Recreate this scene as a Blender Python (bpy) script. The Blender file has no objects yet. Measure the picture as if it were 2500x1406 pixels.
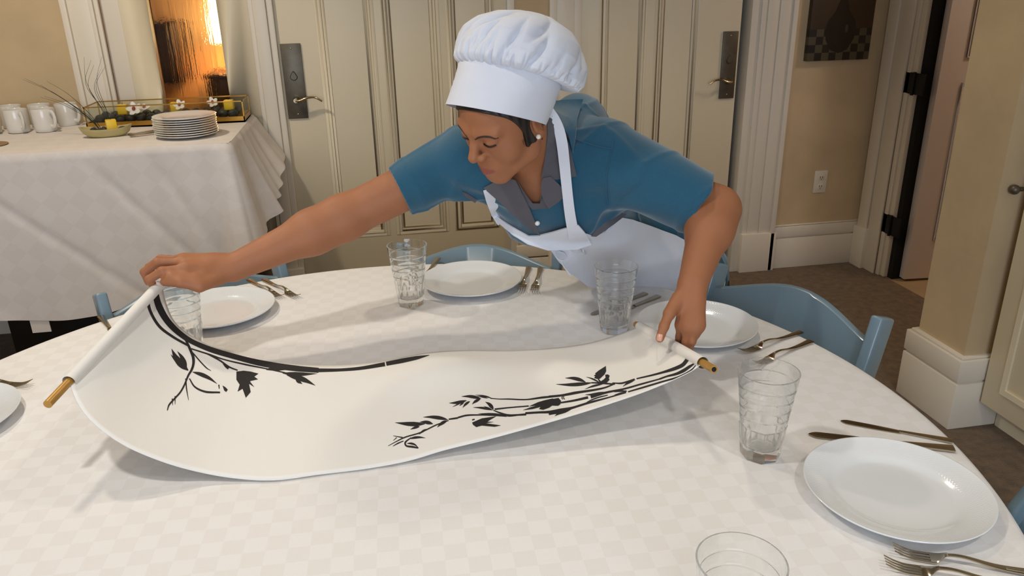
import bpy, bmesh, math, random
import numpy as np
from mathutils import Vector, Matrix
from mathutils.bvhtree import BVHTree

sc = bpy.context.scene
COL = sc.collection
random.seed(7)

# ------------------------------------------------------------------ camera
IMG_W, IMG_H, FPX = 2500.0, 1406.0, 1900.0
CAM_Z = 1.47
def _camera_axes():
    """world axes (rows: X along the back wall, Y into the room, Z up) seen from the camera"""
    d = np.array([1350 - IMG_W / 2, 5600 - IMG_H / 2, FPX]); d /= np.linalg.norm(d)
    up = -d
    fwd = np.array([0, 0, 1.]); fwd = fwd - up * fwd.dot(up); fwd /= np.linalg.norm(fwd)
    right = np.cross(fwd, up)
    if right[0] < 0: right = -right
    a = math.radians(10)
    q = np.array([[math.cos(a), math.sin(a), 0], [-math.sin(a), math.cos(a), 0], [0, 0, 1]])
    return q @ np.array([right, fwd, up])
RC = _camera_axes()
CC = np.array([0, 0, CAM_Z])
cam_data = bpy.data.cameras.new('camera'); cam = bpy.data.objects.new('camera', cam_data); COL.objects.link(cam)
cam_data.sensor_width = 36; cam_data.lens = FPX / IMG_W * 36; cam_data.clip_start = .05
cx, cy, cz = RC[:, 0], -RC[:, 1], -RC[:, 2]
cam.matrix_world = Matrix(((cx[0], cy[0], cz[0], 0), (cx[1], cy[1], cz[1], 0), (cx[2], cy[2], cz[2], CAM_Z), (0, 0, 0, 1)))
sc.camera = cam

# ------------------------------------------------------------------ light
world = bpy.data.worlds.new('world'); sc.world = world; world.use_nodes = True
world.node_tree.nodes['Background'].inputs[0].default_value = (.55, .62, .8, 1)
world.node_tree.nodes['Background'].inputs[1].default_value = .35
vs = sc.view_settings
vs.view_transform = 'Standard'; vs.look = 'None'; vs.gamma = 1; vs.use_curve_mapping = False
vs.exposure = EXPOSURE = 0.0
sc.cycles.use_denoising = True
try: sc.cycles.denoiser = 'OPENIMAGEDENOISE'
except Exception: pass
sc.cycles.max_bounces = 20; sc.cycles.transparent_max_bounces = 20; sc.cycles.transmission_bounces = 20; sc.cycles.glossy_bounces = 12
sc.cycles.sample_clamp_indirect = 6.0
sc.cycles.blur_glossy = 1.0
CEIL = 2.62
def downlight(x, y, watt, colour, size=.07, angle=112):
    l = bpy.data.lights.new('ceiling_or_fill_spot', 'SPOT'); l.energy = watt; l.color = colour
    l.shadow_soft_size = size; l.spot_size = math.radians(angle); l.spot_blend = .45
    o = bpy.data.objects.new('ceiling_or_fill_spot', l); COL.objects.link(o); o.location = (x, y, CEIL - .03)
WARM = (1, .88, .71)
NEUT = (1, .96, .90)
downlight(1.0, -.15, 34, NEUT)
downlight(.75, 2.3, 30, WARM)
downlight(-.8, .9, 52, NEUT)
downlight(-1.15, 2.45, 66, WARM, angle=135)
downlight(-.2, -1.2, 34, NEUT, size=.12)  # added fill from behind the camera, no spot known there
def window_light(name, loc, rot, sx, sy, watt, colour):
    l = bpy.data.lights.new(name, 'AREA'); l.shape = 'RECTANGLE'; l.size = sx; l.size_y = sy; l.energy = watt; l.color = colour
    o = bpy.data.objects.new(name, l); COL.objects.link(o); o.location = loc; o.rotation_euler = rot
window_light('daylight_through_window', (-.3, -2.62, 1.5), (math.radians(90), 0, 0), 2.6, 1.7, 76, (.72, .83, 1))

# ------------------------------------------------------------------ pixel helpers (measuring the photograph)
def ray(p): return RC @ np.array([p[0] - IMG_W / 2, p[1] - IMG_H / 2, FPX])
def atZ(p, z): r = ray(p); return CC + r * ((z - CAM_Z) / r[2])
def atY(p, y): r = ray(p); return CC + r * (y / r[1])
def atX(p, x): r = ray(p); return CC + r * (x / r[0])
def atD(p, d): return CC + ray(p) * (d / FPX)
def depth(q): return float((RC.T @ (np.array(q) - CC))[2])
def toPx(q):
    v = RC.T @ (np.array(q) - CC); return (v[0] / v[2] * FPX + IMG_W / 2, v[1] / v[2] * FPX + IMG_H / 2)

# ------------------------------------------------------------------ materials
def s2l(c):
    return tuple(((x / 255) / 12.92 if x / 255 <= .04045 else ((x / 255 + .055) / 1.055) ** 2.4) for x in c)
MATS = {}
def material(name, rgb, rough=.5, metal=0, var=0, var_scale=8, bump=0, bump_scale=60, spec=.5, sheen=0, sss=0, coat=0, emit=None, detail=4):
    m = bpy.data.materials.new(name); m.use_nodes = True
    nt = m.node_tree; b = nt.nodes['Principled BSDF']; L = nt.links.new
    col = s2l(rgb) + (1,)
    b.inputs['Base Color'].default_value = col
    b.inputs['Roughness'].default_value = rough; b.inputs['Metallic'].default_value = metal
    b.inputs['Specular IOR Level'].default_value = spec
    if sheen: b.inputs['Sheen Weight'].default_value = sheen
    if coat: b.inputs['Coat Weight'].default_value = coat; b.inputs['Coat Roughness'].default_value = .08
    if sss:
        b.inputs['Subsurface Weight'].default_value = sss; b.inputs['Subsurface Radius'].default_value = (1, .35, .18); b.inputs['Subsurface Scale'].default_value = .004
    if emit: b.inputs['Emission Color'].default_value = s2l(emit[0]) + (1,); b.inputs['Emission Strength'].default_value = emit[1]
    tc = nt.nodes.new('ShaderNodeTexCoord')
    if var:
        n = nt.nodes.new('ShaderNodeTexNoise'); n.inputs['Scale'].default_value = var_scale; n.inputs['Detail'].default_value = detail
        L(tc.outputs['Object'], n.inputs['Vector'])
        r = nt.nodes.new('ShaderNodeValToRGB')
        r.color_ramp.elements[0].position = .3; r.color_ramp.elements[1].position = .7
        r.color_ramp.elements[0].color = tuple(x * (1 - var) for x in col[:3]) + (1,)
        r.color_ramp.elements[1].color = tuple(min(1, x * (1 + var)) for x in col[:3]) + (1,)
        L(n.outputs['Fac'], r.inputs['Fac']); L(r.outputs['Color'], b.inputs['Base Color'])
    if bump:
        n = nt.nodes.new('ShaderNodeTexNoise'); n.inputs['Scale'].default_value = bump_scale; n.inputs['Detail'].default_value = 5
        L(tc.outputs['Object'], n.inputs['Vector'])
        bp = nt.nodes.new('ShaderNodeBump'); bp.inputs['Strength'].default_value = bump; bp.inputs['Distance'].default_value = .01
        L(n.outputs['Fac'], bp.inputs['Height']); L(bp.outputs['Normal'], b.inputs['Normal'])
    MATS[name] = m
    return m
def nodes_of(m): return m.node_tree, m.node_tree.nodes['Principled BSDF']

M_TAN = material('tan_wall_paint', (200, 176, 138), .75, var=.07, var_scale=5, bump=.15, bump_scale=25)
M_CREAM = material('cream_wood_paint', (226, 213, 184), .42, bump=.03, bump_scale=40)
M_TRIM = material('white_trim_paint', (228, 218, 200), .4)
M_CEIL = material('ceiling_paint', (240, 234, 222), .9)
M_CARPET = material('brown_carpet', (104, 80, 50), .95, var=.35, var_scale=28, bump=.8, bump_scale=180, sheen=.2, detail=8)
M_TILE = material('beige_tile', (170, 145, 112), .5, var=.06, var_scale=6)
M_DARK = material('gap_shade_black', (14, 12, 10), .9)  # near-black colour stands in for the darkness inside door gaps
M_BRONZE = material('aged_bronze', (104, 96, 82), .42, metal=.6, var=.12, var_scale=30)
M_NICKEL = material('worn_nickel', (190, 175, 145), .22, metal=1)
M_BLACKM = material('black_metal', (16, 15, 17), .45, metal=.4)
M_PORC = material('white_porcelain', (232, 231, 228), .12, coat=.5)
M_STEEL = material('cutlery_steel', (178, 166, 146), .16, metal=1)
M_CHAIR = material('blue_grey_chair_paint', (112, 134, 146), .3, var=.03, var_scale=10, coat=.3)
M_BRASS = material('brass', (182, 138, 62), .28, metal=.9, var=.1, var_scale=20)
M_WICK = material('yellow_wax', (236, 196, 40), .45, sss=.2)
M_STONE = material('dark_pebble', (52, 52, 46), .5, var=.3, var_scale=30)
M_LEAF = material('dark_grass', (38, 44, 26), .6)
M_PETALW = material('white_petal', (238, 232, 226), .6, sss=.2)
M_PETALR = material('red_petal', (150, 24, 34), .6)
M_DISH = material('tan_ceramic', (186, 172, 120), .4, var=.06, var_scale=20)
M_SHIRT = material('blue_shirt_fabric', (22, 82, 108), .85, var=.05, var_scale=240, bump=.12, bump_scale=700, sheen=.35, detail=2)
M_GREYF = material('charcoal_fabric', (84, 82, 88), .85, bump=.1, bump_scale=700, sheen=.2)
M_WHITEF = material('white_cotton', (218, 221, 230), .85, bump=.06, bump_scale=500, sheen=.15)
M_HAT = material('white_hat_cotton', (214, 218, 228), .85, bump=.05, bump_scale=500, sheen=.15)
M_BROW = material('dark_brown_hair', (52, 33, 24), .6)
M_HAIR = material('dark_hair', (26, 18, 14), .5, var=.3, var_scale=60)
M_PEARL = material('pearl', (238, 228, 214), .12, coat=.6)
M_TROUSER = material('dark_trousers', (38, 40, 48), .85)
M_SHOE = material('black_shoe', (18, 18, 18), .5)
M_SCROLL = material('white_scroll_cloth', (231, 229, 224), .8, bump=.04, bump_scale=500)
M_INK = material('black_ink', (22, 18, 20), .7)
M_RODWOOD = material('golden_rod', (186, 140, 66), .35, metal=.25, var=.1, var_scale=30)
M_PLASTIC = material('ivory_plastic', (226, 216, 196), .4)
M_SLOT = material('outlet_slot', (60, 52, 44), .6)
M_TAG = material('white_tag', (225, 215, 205), .7)

# skin: colour follows a vertex tint (lips, shaded eyelid creases)
M_SKIN = bpy.data.materials.new('warm_brown_skin'); M_SKIN.use_nodes = True
_nt, _b = nodes_of(M_SKIN)
_at = _nt.nodes.new('ShaderNodeAttribute'); _at.attribute_name = 'tint'
_nz = _nt.nodes.new('ShaderNodeTexNoise'); _nz.inputs['Scale'].default_value = 22; _nz.inputs['Detail'].default_value = 6
_tc = _nt.nodes.new('ShaderNodeTexCoord'); _nt.links.new(_tc.outputs['Object'], _nz.inputs['Vector'])
_mx = _nt.nodes.new('ShaderNodeMix'); _mx.data_type = 'RGBA'; _mx.blend_type = 'OVERLAY'; _mx.inputs[0].default_value = .12
_nt.links.new(_at.outputs['Color'], _mx.inputs[6]); _nt.links.new(_nz.outputs['Fac'], _mx.inputs[7])
_nt.links.new(_mx.outputs[2], _b.inputs['Base Color'])
_b.inputs['Roughness'].default_value = .58; _b.inputs['Specular IOR Level'].default_value = .35; _b.inputs['Subsurface Weight'].default_value = .12
_b.inputs['Subsurface Radius'].default_value = (1, .4, .2); _b.inputs['Subsurface Scale'].default_value = .004
_bp = _nt.nodes.new('ShaderNodeBump'); _bp.inputs['Strength'].default_value = .12; _bp.inputs['Distance'].default_value = .002
_n2 = _nt.nodes.new('ShaderNodeTexNoise'); _n2.inputs['Scale'].default_value = 420; _nt.links.new(_tc.outputs['Object'], _n2.inputs['Vector'])
_nt.links.new(_n2.outputs['Fac'], _bp.inputs['Height']); _nt.links.new(_bp.outputs['Normal'], _b.inputs['Normal'])

# thin glass: a clear pane that also bends some of the light
def glass_material(name, tint, clear=.6, ior=1.45, rough=0):
    m = bpy.data.materials.new(name); m.use_nodes = True; nt = m.node_tree; L = nt.links.new
    nt.nodes.remove(nt.nodes['Principled BSDF']); out = nt.nodes['Material Output']
    tr = nt.nodes.new('ShaderNodeBsdfTransparent'); tr.inputs[0].default_value = tint + (1,)
    gl = nt.nodes.new('ShaderNodeBsdfGlass'); gl.inputs['Color'].default_value = tint + (1,); gl.inputs['IOR'].default_value = ior; gl.inputs['Roughness'].default_value = rough
    gs = nt.nodes.new('ShaderNodeBsdfGlossy'); gs.inputs['Roughness'].default_value = .03
    lw = nt.nodes.new('ShaderNodeLayerWeight'); lw.inputs['Blend'].default_value = .5
    pw = nt.nodes.new('ShaderNodeMath'); pw.operation = 'POWER'; pw.inputs[1].default_value = 4; L(lw.outputs['Facing'], pw.inputs[0])
    fr = nt.nodes.new('ShaderNodeMath'); fr.operation = 'MULTIPLY_ADD'; fr.inputs[1].default_value = .24; fr.inputs[2].default_value = .012; L(pw.outputs[0], fr.inputs[0])
    m1 = nt.nodes.new('ShaderNodeMixShader'); L(fr.outputs[0], m1.inputs[0]); L(tr.outputs[0], m1.inputs[1]); L(gs.outputs[0], m1.inputs[2])
    m2 = nt.nodes.new('ShaderNodeMixShader'); m2.inputs[0].default_value = clear; L(gl.outputs[0], m2.inputs[1]); L(m1.outputs[0], m2.inputs[2])
    L(m2.outputs[0], out.inputs['Surface'])
    return m
M_GLASS = glass_material('clear_tumbler_glass', (.995, 1.0, 1.0), .12)
M_TRAYGLASS = glass_material('tray_glass', (.95, .96, .93), .9)

# damask cloth of the round table: small checks
def damask(name, base, dark, cell, rot, rough=.8):
    m = material(name, base, rough, bump=.05, bump_scale=400)
    nt, b = nodes_of(m); L = nt.links.new
    uv = nt.nodes.new('ShaderNodeUVMap'); mp = nt.nodes.new('ShaderNodeMapping'); mp.inputs['Rotation'].default_value = (0, 0, rot)
    ck = nt.nodes.new('ShaderNodeTexChecker'); ck.inputs['Scale'].default_value = 1 / cell
    ck.inputs['Color1'].default_value = s2l(base) + (1,); ck.inputs['Color2'].default_value = s2l(dark) + (1,)
    L(uv.outputs[0], mp.inputs[0]); L(mp.outputs[0], ck.inputs['Vector'])
    L(ck.outputs['Color'], b.inputs['Base Color'])
    rm = nt.nodes.new('ShaderNodeMapRange'); rm.inputs[3].default_value = rough; rm.inputs[4].default_value = rough - .12
    L(ck.outputs['Fac'], rm.inputs[0]); L(rm.outputs[0], b.inputs['Roughness'])
    return m
M_CLOTH = damask('white_check_damask', (229, 227, 225), (225, 222, 219), .0305, math.radians(2), .8)
M_BCLOTH = damask('white_diamond_damask', (226, 219, 213), (223, 215, 208), .062, math.radians(45), .8)

# ------------------------------------------------------------------ mesh helpers
def new_mesh(name, verts, faces, smooth=True):
    me = bpy.data.meshes.new(name)
    me.from_pydata([tuple(map(float, v)) for v in verts], [], [tuple(map(int, f)) for f in faces])
    me.validate(clean_customdata=False); me.update()
    if smooth: me.polygons.foreach_set('use_smooth', [True] * len(me.polygons))
    return me
def obj(name, me, mat=None, parent=None, loc=None):
    o = bpy.data.objects.new(name, me); COL.objects.link(o)
    if mat and me and not me.materials: me.materials.append(mat)
    if parent: o.parent = parent
    if loc is not None: o.location = loc
    return o
def tag(o, label, cat, group=None, kind=None):
    o['label'] = label; o['category'] = cat
    if group: o['group'] = group
    if kind: o['kind'] = kind
    return o
def thing(name, label, cat, loc=(0, 0, 0), rz=0, group=None):
    o = bpy.data.objects.new(name, None); COL.objects.link(o); o.empty_display_size = .05
    o.location = loc; o.rotation_euler = (0, 0, rz)
    return tag(o, label, cat, group)
def struct(name, me, mat, parent=None):
    o = obj(name, me, mat, parent)
    if not parent: o['kind'] = 'structure'
    return o
def copy_tree(o, parent=None):
    c = o.copy(); COL.objects.link(c)
    if parent: c.parent = parent
    for ch in o.children: copy_tree(ch, c)
    return c
class MB:
    """collects shapes that belong to one part"""
    def __init__(s): s.v = []; s.f = []
    def add(s, v, f):
        n = len(s.v); s.v += [tuple(map(float, x)) for x in v]; s.f += [tuple(i + n for i in q) for q in f]; return s
    def box(s, lo, hi, M=None):
        x0, y0, z0 = lo; x1, y1, z1 = hi
        v = [(x0, y0, z0), (x1, y0, z0), (x1, y1, z0), (x0, y1, z0), (x0, y0, z1), (x1, y0, z1), (x1, y1, z1), (x0, y1, z1)]
        if M is not None: v = [tuple(M @ Vector(q)) for q in v]
        return s.add(v, [(0, 3, 2, 1), (4, 5, 6, 7), (0, 1, 5, 4), (1, 2, 6, 5), (2, 3, 7, 6), (3, 0, 4, 7)])
    def lathe(s, prof, n=48, c=(0, 0, 0), wob=None):
        v = []; f = []; m = len(prof)
        for i in range(n):
            a = 2 * math.pi * i / n
            for r, z in prof:
                v.append((c[0] + r * math.cos(a), c[1] + r * math.sin(a), c[2] + z))
        for i in range(n):
            for j in range(m - 1):
                a, b = i * m + j, ((i + 1) % n) * m + j
                f.append((a, b, b + 1, a + 1))
        return s.add(v, f)
    def tube(s, pts, rad, n=10, caps=True, flat=None):
        pts = [np.array(p, float) for p in pts]; k = len(pts)
        rad = [rad] * k if np.isscalar(rad) else list(rad)
        v = []; f = []; u = None
        for i, p in enumerate(pts):
            t = pts[min(i + 1, k - 1)] - pts[max(i - 1, 0)]; t /= np.linalg.norm(t) + 1e-12
            if u is None:
                h = np.array([0, 0, 1.]) if abs(t[2]) < .9 else np.array([1., 0, 0]); u = np.cross(t, h)
            u = u - t * u.dot(t); u /= np.linalg.norm(u) + 1e-12; w = np.cross(t, u)
            for j in range(n):
                a = 2 * math.pi * j / n
                v.append(p + rad[i] * (math.cos(a) * u + (flat or 1) * math.sin(a) * w))
        for i in range(k - 1):
            for j in range(n):
                a, b = i * n + j, i * n + (j + 1) % n
                f.append((a, b, b + n, a + n))
        if caps: f.append(tuple(range(n - 1, -1, -1))); f.append(tuple(range((k - 1) * n, k * n)))
        return s.add(v, f)
    def prism(s, poly, z0, z1, M=None):
        n = len(poly); v = [(x, y, z0) for x, y in poly] + [(x, y, z1) for x, y in poly]
        if M is not None: v = [tuple(M @ Vector(q)) for q in v]
        return s.add(v, [tuple(range(n - 1, -1, -1)), tuple(range(n, 2 * n))] + [(i, (i + 1) % n, (i + 1) % n + n, i + n) for i in range(n)])
    def sphere(s, c, r, n=12, sc_=(1, 1, 1)):
        prof = [(r * math.sin(math.pi * i / n), -r * math.cos(math.pi * i / n)) for i in range(n + 1)]
        k = len(s.v); s.lathe(prof, n * 2)
        s.v[k:] = [(c[0] + x * sc_[0], c[1] + y * sc_[1], c[2] + z * sc_[2]) for x, y, z in s.v[k:]]
        return s
    def mesh(s, name, smooth=False): return new_mesh(name, s.v, s.f, smooth)
    def obj(s, name, mat, parent=None, smooth=False, bevel=0, seg=2, auto=True):
        me = s.mesh(name, smooth)
        o = obj(name, me, mat, parent)
        if bevel:
            bm = bmesh.new(); bm.from_mesh(me); bmesh.ops.remove_doubles(bm, verts=bm.verts, dist=1e-6)
            es = [e for e in bm.edges if len(e.link_faces) == 2 and e.calc_face_angle(0) > .5]
            bmesh.ops.bevel(bm, geom=es, offset=bevel, segments=seg, affect='EDGES', profile=.5, clamp_overlap=True)
            bm.to_mesh(me); bm.free()
        if smooth or bevel:
            me.polygons.foreach_set('use_smooth', [True] * len(me.polygons))
            try: me.set_sharp_from_angle(angle=math.radians(38))
            except Exception: pass
        return o
def local(parent_loc, pts): return [tuple(np.array(p) - np.array(parent_loc)) for p in pts]
def solid_grid(P, th, up=None):
    """P: (m,n,3) surface -> closed sheet of thickness th"""
    m, n = P.shape[:2]
    du = np.gradient(P, axis=0); dv = np.gradient(P, axis=1); N = np.cross(du, dv); N /= np.linalg.norm(N, axis=2, keepdims=True) + 1e-12
    A = (P + N * th / 2).reshape(-1, 3); B = (P - N * th / 2).reshape(-1, 3); k = m * n
    f = []
    for i in range(m - 1):
        for j in range(n - 1):
            a = i * n + j; f.append((a, a + n, a + n + 1, a + 1)); f.append((k + a, k + a + 1, k + a + n + 1, k + a + n))
    edge = [(0, j) for j in range(n)] + [(i, n - 1) for i in range(1, m)] + [(m - 1, j) for j in range(n - 2, -1, -1)] + [(i, 0) for i in range(m - 2, 0, -1)]
    ids = [i * n + j for i, j in edge]
    for a, b in zip(ids, ids[1:] + ids[:1]): f.append((a, b, b + k, a + k))
    return np.vstack([A, B]), f
def crom(pts, n):
    """smooth curve through points, n samples, by chord length"""
    P = np.array(pts, float); d = np.r_[0, np.cumsum(np.linalg.norm(np.diff(P, axis=0), axis=1) ** .5)]
    t = np.linspace(0, d[-1], n); out = np.zeros((n, P.shape[1]))
    T = np.gradient(P, d, axis=0) if len(P) > 2 else np.repeat((P[1:] - P[:-1]) / d[-1], 2, 0)
    for i, x in enumerate(t):
        k = min(max(np.searchsorted(d, x) - 1, 0), len(P) - 2); h = d[k + 1] - d[k]; u = (x - d[k]) / h
        out[i] = (2*u**3-3*u**2+1)*P[k] + (u**3-2*u**2+u)*h*T[k] + (-2*u**3+3*u**2)*P[k+1] + (u**3-u**2)*h*T[k+1]
    return out
# ================================================================== the room
WY = 3.71          # face of the wall with the doors
XL, XR, YF = -2.9, 2.62, -2.7
def boxes(name, mat, lst, parent=None, bevel=0, kind=True):
    m = MB()
    for lo, hi in lst: m.box(lo, hi)
    o = m.obj(name, mat, parent, bevel=bevel)
    if kind and not parent: o['kind'] = 'structure'
    return o
o = boxes('floor', M_CARPET, [((XL - .2, YF - .2, -.1), (XR - .01, WY + .12, 0))])
o = boxes('floor_hall', M_TILE, [((XR - .01, 1.2, -.1), (4.6, 4.2, -.002))])
o = boxes('ceiling', M_CEIL, [((XL - .2, YF - .2, CEIL), (XR + .2, 4.1, CEIL + .1))])
# tan wall with the openings of three doors
DOOR_H = 2.12
boxes('wall_back', M_TAN, [((XL, WY, 0), (-1.20, WY + .14, CEIL)), ((.68, WY, 0), (.86, WY + .14, CEIL)),
                           ((2.06, WY, 0), (XR, WY + .14, CEIL)), ((-1.20, WY, DOOR_H), (.68, WY + .14, CEIL)), ((.86, WY, DOOR_H), (2.06, WY + .14, CEIL))])
boxes('wall_left', M_TAN, [((XL - .14, YF, 0), (XL, WY + .14, CEIL))])
boxes('wall_front', M_TAN, [((XL, YF - .14, 0), (XR, YF, .6)), ((XL, YF - .14, 2.4), (XR, YF, CEIL)), ((XL, YF - .14, .6), (-1.65, YF, 2.4)), ((1.05, YF - .14, .6), (XR, YF, 2.4))])
w = boxes('window_1', M_TRIM, [((-1.65, YF - .1, .6), (-1.58, YF - .04, 2.4)), ((.98, YF - .1, .6), (1.05, YF - .04, 2.4)), ((-.33, YF - .1, .6), (-.27, YF - .04, 2.4)),
                               ((-1.65, YF - .1, .6), (1.05, YF - .04, .67)), ((-1.65, YF - .1, 2.33), (1.05, YF - .04, 2.4))])
wx = XR - .02
boxes('wall_right', M_TAN, [((wx, YF, 0), (XR + .12, 2.45, CEIL)), ((wx, 3.56, 0), (XR + .12, WY, CEIL)), ((wx, 2.45, DOOR_H), (XR + .12, 3.56, CEIL))])
# pilaster beside the cabinet
boxes('wall_column', M_TAN, [((1.915, 2.065, 0), (wx, 2.295, CEIL))])
boxes('baseboard_column', M_TRIM, [((1.888, 2.04, 0), (wx, 2.325, .175)), ((1.897, 2.047, .175), (wx, 2.317, .183)), ((1.888, 2.04, .183), (wx, 2.325, .262)), ((1.898, 2.05, .262), (wx, 2.314, .272))], bevel=.004)
boxes('baseboard_back', M_TRIM, [((2.086, WY - .02, 0), (2.59, WY, .170)), ((2.086, WY - .014, .17), (2.59, WY, .178)), ((2.086, WY - .02, .178), (2.59, WY, .236)), ((2.086, WY - .012, .236), (2.59, WY, .244))], bevel=.003)
boxes('baseboard_left', M_TRIM, [((XL, WY - .02, 0), (-1.2, WY, .17)), ((XL, WY - .014, .17), (-1.2, WY, .178)), ((XL, WY - .02, .178), (-1.2, WY, .24))], bevel=.003)
boxes('baseboard_middle', M_TRIM, [((.68, WY - .02, 0), (.86, WY, .17)), ((.68, WY - .02, .178), (.86, WY, .24))], bevel=.003)

def casing(name, x0, x1, steps, plinth=True, top=DOOR_H + .08):
    """upright door trim on the back wall; steps = list of (x0,x1,depth)"""
    m = MB()
    for a, b, d in steps: m.box((a, WY - d, 0), (b, WY, top))
    if plinth: m.box((x0 - .006, WY - .042, 0), (x1 + .006, WY, .215))
    o = m.obj(name, M_TRIM, bevel=.004); o['kind'] = 'structure'; return o
casing('trim_1', -1.215, -1.07, [(-1.215, -1.19, .034), (-1.19, -1.105, .022), (-1.105, -1.088, .03), (-1.088, -1.07, .018)])
casing('trim_2', -.47, -.38, [(-.475, -.455, .02), (-.455, -.40, .028), (-.40, -.372, .018)])
casing('trim_3', .66, .69, [(.655, .69, .012)], False)
casing('trim_4', .85, 1.005, [(.85, .885, .032), (.885, .97, .022), (.97, 1.005, .014)], True)
casing('trim_5', 1.90, 2.085, [(1.90, 1.93, .02), (1.93, 1.99, .026), (1.99, 2.055, .032), (2.055, 2.08, .042)], True)
boxes('trim_6', M_TRIM, [((1.855, WY - .01, 0), (1.905, WY + .14, DOOR_H)), ((1.87, WY - .002, DOOR_H - .02), (2.0, WY, DOOR_H))], bevel=.003)
boxes('trim_7', M_TRIM, [((-1.22, WY - .03, DOOR_H), (.69, WY, DOOR_H + .12)), ((.85, WY - .03, DOOR_H), (2.08, WY, DOOR_H + .12))], bevel=.004)
# trim round the side door on the right wall
m = MB()
for a, b, d in [(3.47, 3.50, .012), (3.50, 3.60, .024), (3.60, 3.68, .034)]: m.box((wx - d, a, 0), (wx, b, DOOR_H + .1))
m.box((wx - .046, 3.585, 0), (wx, 3.69, .22))
m.box((wx - .002, 3.44, 0), (wx + .14, 3.49, DOOR_H))
o = m.obj('trim_8', M_TRIM, bevel=.004); o['kind'] = 'structure'

# ---- panelled doors
def panel_door(name, x0, x1, y, panels, z1=DOOR_H - .01, th=.045):
    """leaf in the plane Y=y with raised panels; panels = (xa,xb,za,zb)"""
    m = MB(); m.box((x0, y, .01), (x1, y + th, z1))
    for xa, xb, za, zb in panels:
        # bolection frame: three stepped mouldings and a raised field
        def ring(x_a, x_b, z_a, z_b, w, d):
            m.box((x_a, y - d, z_a), (x_a + w, y, z_b)); m.box((x_b - w, y - d, z_a), (x_b, y, z_b))
            m.box((x_a + w, y - d, z_a), (x_b - w, y, z_a + w)); m.box((x_a + w, y - d, z_b - w), (x_b - w, y, z_b))
        ring(xa, xb, za, zb, .016, .0025); ring(xa + .016, xb - .016, za + .016, zb - .016, .014, .0045); ring(xa + .030, xb - .030, za + .030, zb - .030, .014, .002)
        i = .045
        v = [(xa + i, y - .001, za + i), (xb - i, y - .001, za + i), (xb - i, y - .001, zb - i), (xa + i, y - .001, zb - i)]
        k = i + .045
        v += [(xa + k, y - .005, za + k), (xb - k, y - .005, za + k), (xb - k, y - .005, zb - k), (xa + k, y - .005, zb - k)]
        m.add(v, [(4, 5, 6, 7), (0, 1, 5, 4), (1, 2, 6, 5), (2, 3, 7, 6), (3, 0, 4, 7)])
    o = m.obj(name, M_CREAM, bevel=.003); o['kind'] = 'structure'; return o
d1 = panel_door('door_1', -.40, .655, WY + .004, [(-.20, .055, .34, 1.95), (.085, .345, .34, 1.95), (.375, .60, .34, 1.95)])
d2 = panel_door('door_2', 1.008, 1.812, WY + .012, [(1.10, 1.335, .34, 1.95), (1.375, 1.60, .34, 1.95)][:2] + [(1.625, 1.70, .34, 1.95)][:0])
boxes('wall_gap_shade', M_DARK, [((1.0, WY + .16, 0), (2.0, WY + .30, 2.3)), ((1.0, WY + .06, 0), (1.005, WY + .3, 2.3)), ((1.905, WY + .1, 0), (1.93, WY + .3, 2.3))])  # black boxes behind the ajar door, darkness of the gap painted on
def door_lock(parent, xc, z0, z1, w, y, direction, label):
    pl = MB().box((xc - w / 2, y - .009, z0), (xc + w / 2, y, z1)).obj('lock_plate', M_BRONZE, parent, bevel=.002)
    pl['label'] = label
    zt = z0 + .085
    for zz in (z0 + .02, z1 - .02): MB().sphere((xc, y - .009, zz), .004, 8, (1, .5, 1)).obj('screw', M_NICKEL, pl, smooth=True)
    # tear-drop turn piece
    m = MB(); pts = []
    for i in range(24):
        a = 2 * math.pi * i / 24; r = .017
        pts.append((xc + r * math.sin(a) * (1 if math.cos(a) < 0 else (1 - .55 * math.cos(a))), z0 + .185 + r * math.cos(a) * (1 if math.cos(a) < 0 else 1.5)))
    n = len(pts); v = [(x, y - .009, z) for x, z in pts] + [(xc + (x - xc) * .8, y - .015, z0 + .185 + (z - z0 - .185) * .8) for x, z in pts]
    m.add(v, [(i, (i + 1) % n, n + (i + 1) % n, n + i) for i in range(n)] + [tuple(range(n, 2 * n))])
    m.obj('thumb_turn', M_BRONZE, pl, smooth=True)
    m = MB(); m.tube([(xc, y - .008, zt), (xc, y - .035, zt), (xc, y - .055, zt)], [.016, .011, .010], 12)
    s = direction
    c = crom([(xc, y - .055, zt), (xc + s * .02, y - .057, zt + .001), (xc + s * .05, y - .057, zt + .012), (xc + s * .085, y - .056, zt + .012), (xc + s * .115, y - .054, zt - .006)], 16)
    m.tube(c, np.linspace(.0095, .0055, 16), 10, flat=.75)
    m.obj('lever_handle', M_NICKEL, pl, smooth=True)
door_lock(d1, -.318, .925, 1.252, .088, WY + .004, 1, 'tall bronze lock plate with lever at the left edge of the door')
door_lock(d2, 1.762, .925, 1.245, .078, WY + .012, -1, 'tall bronze lock plate with lever near the dark gap')

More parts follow.
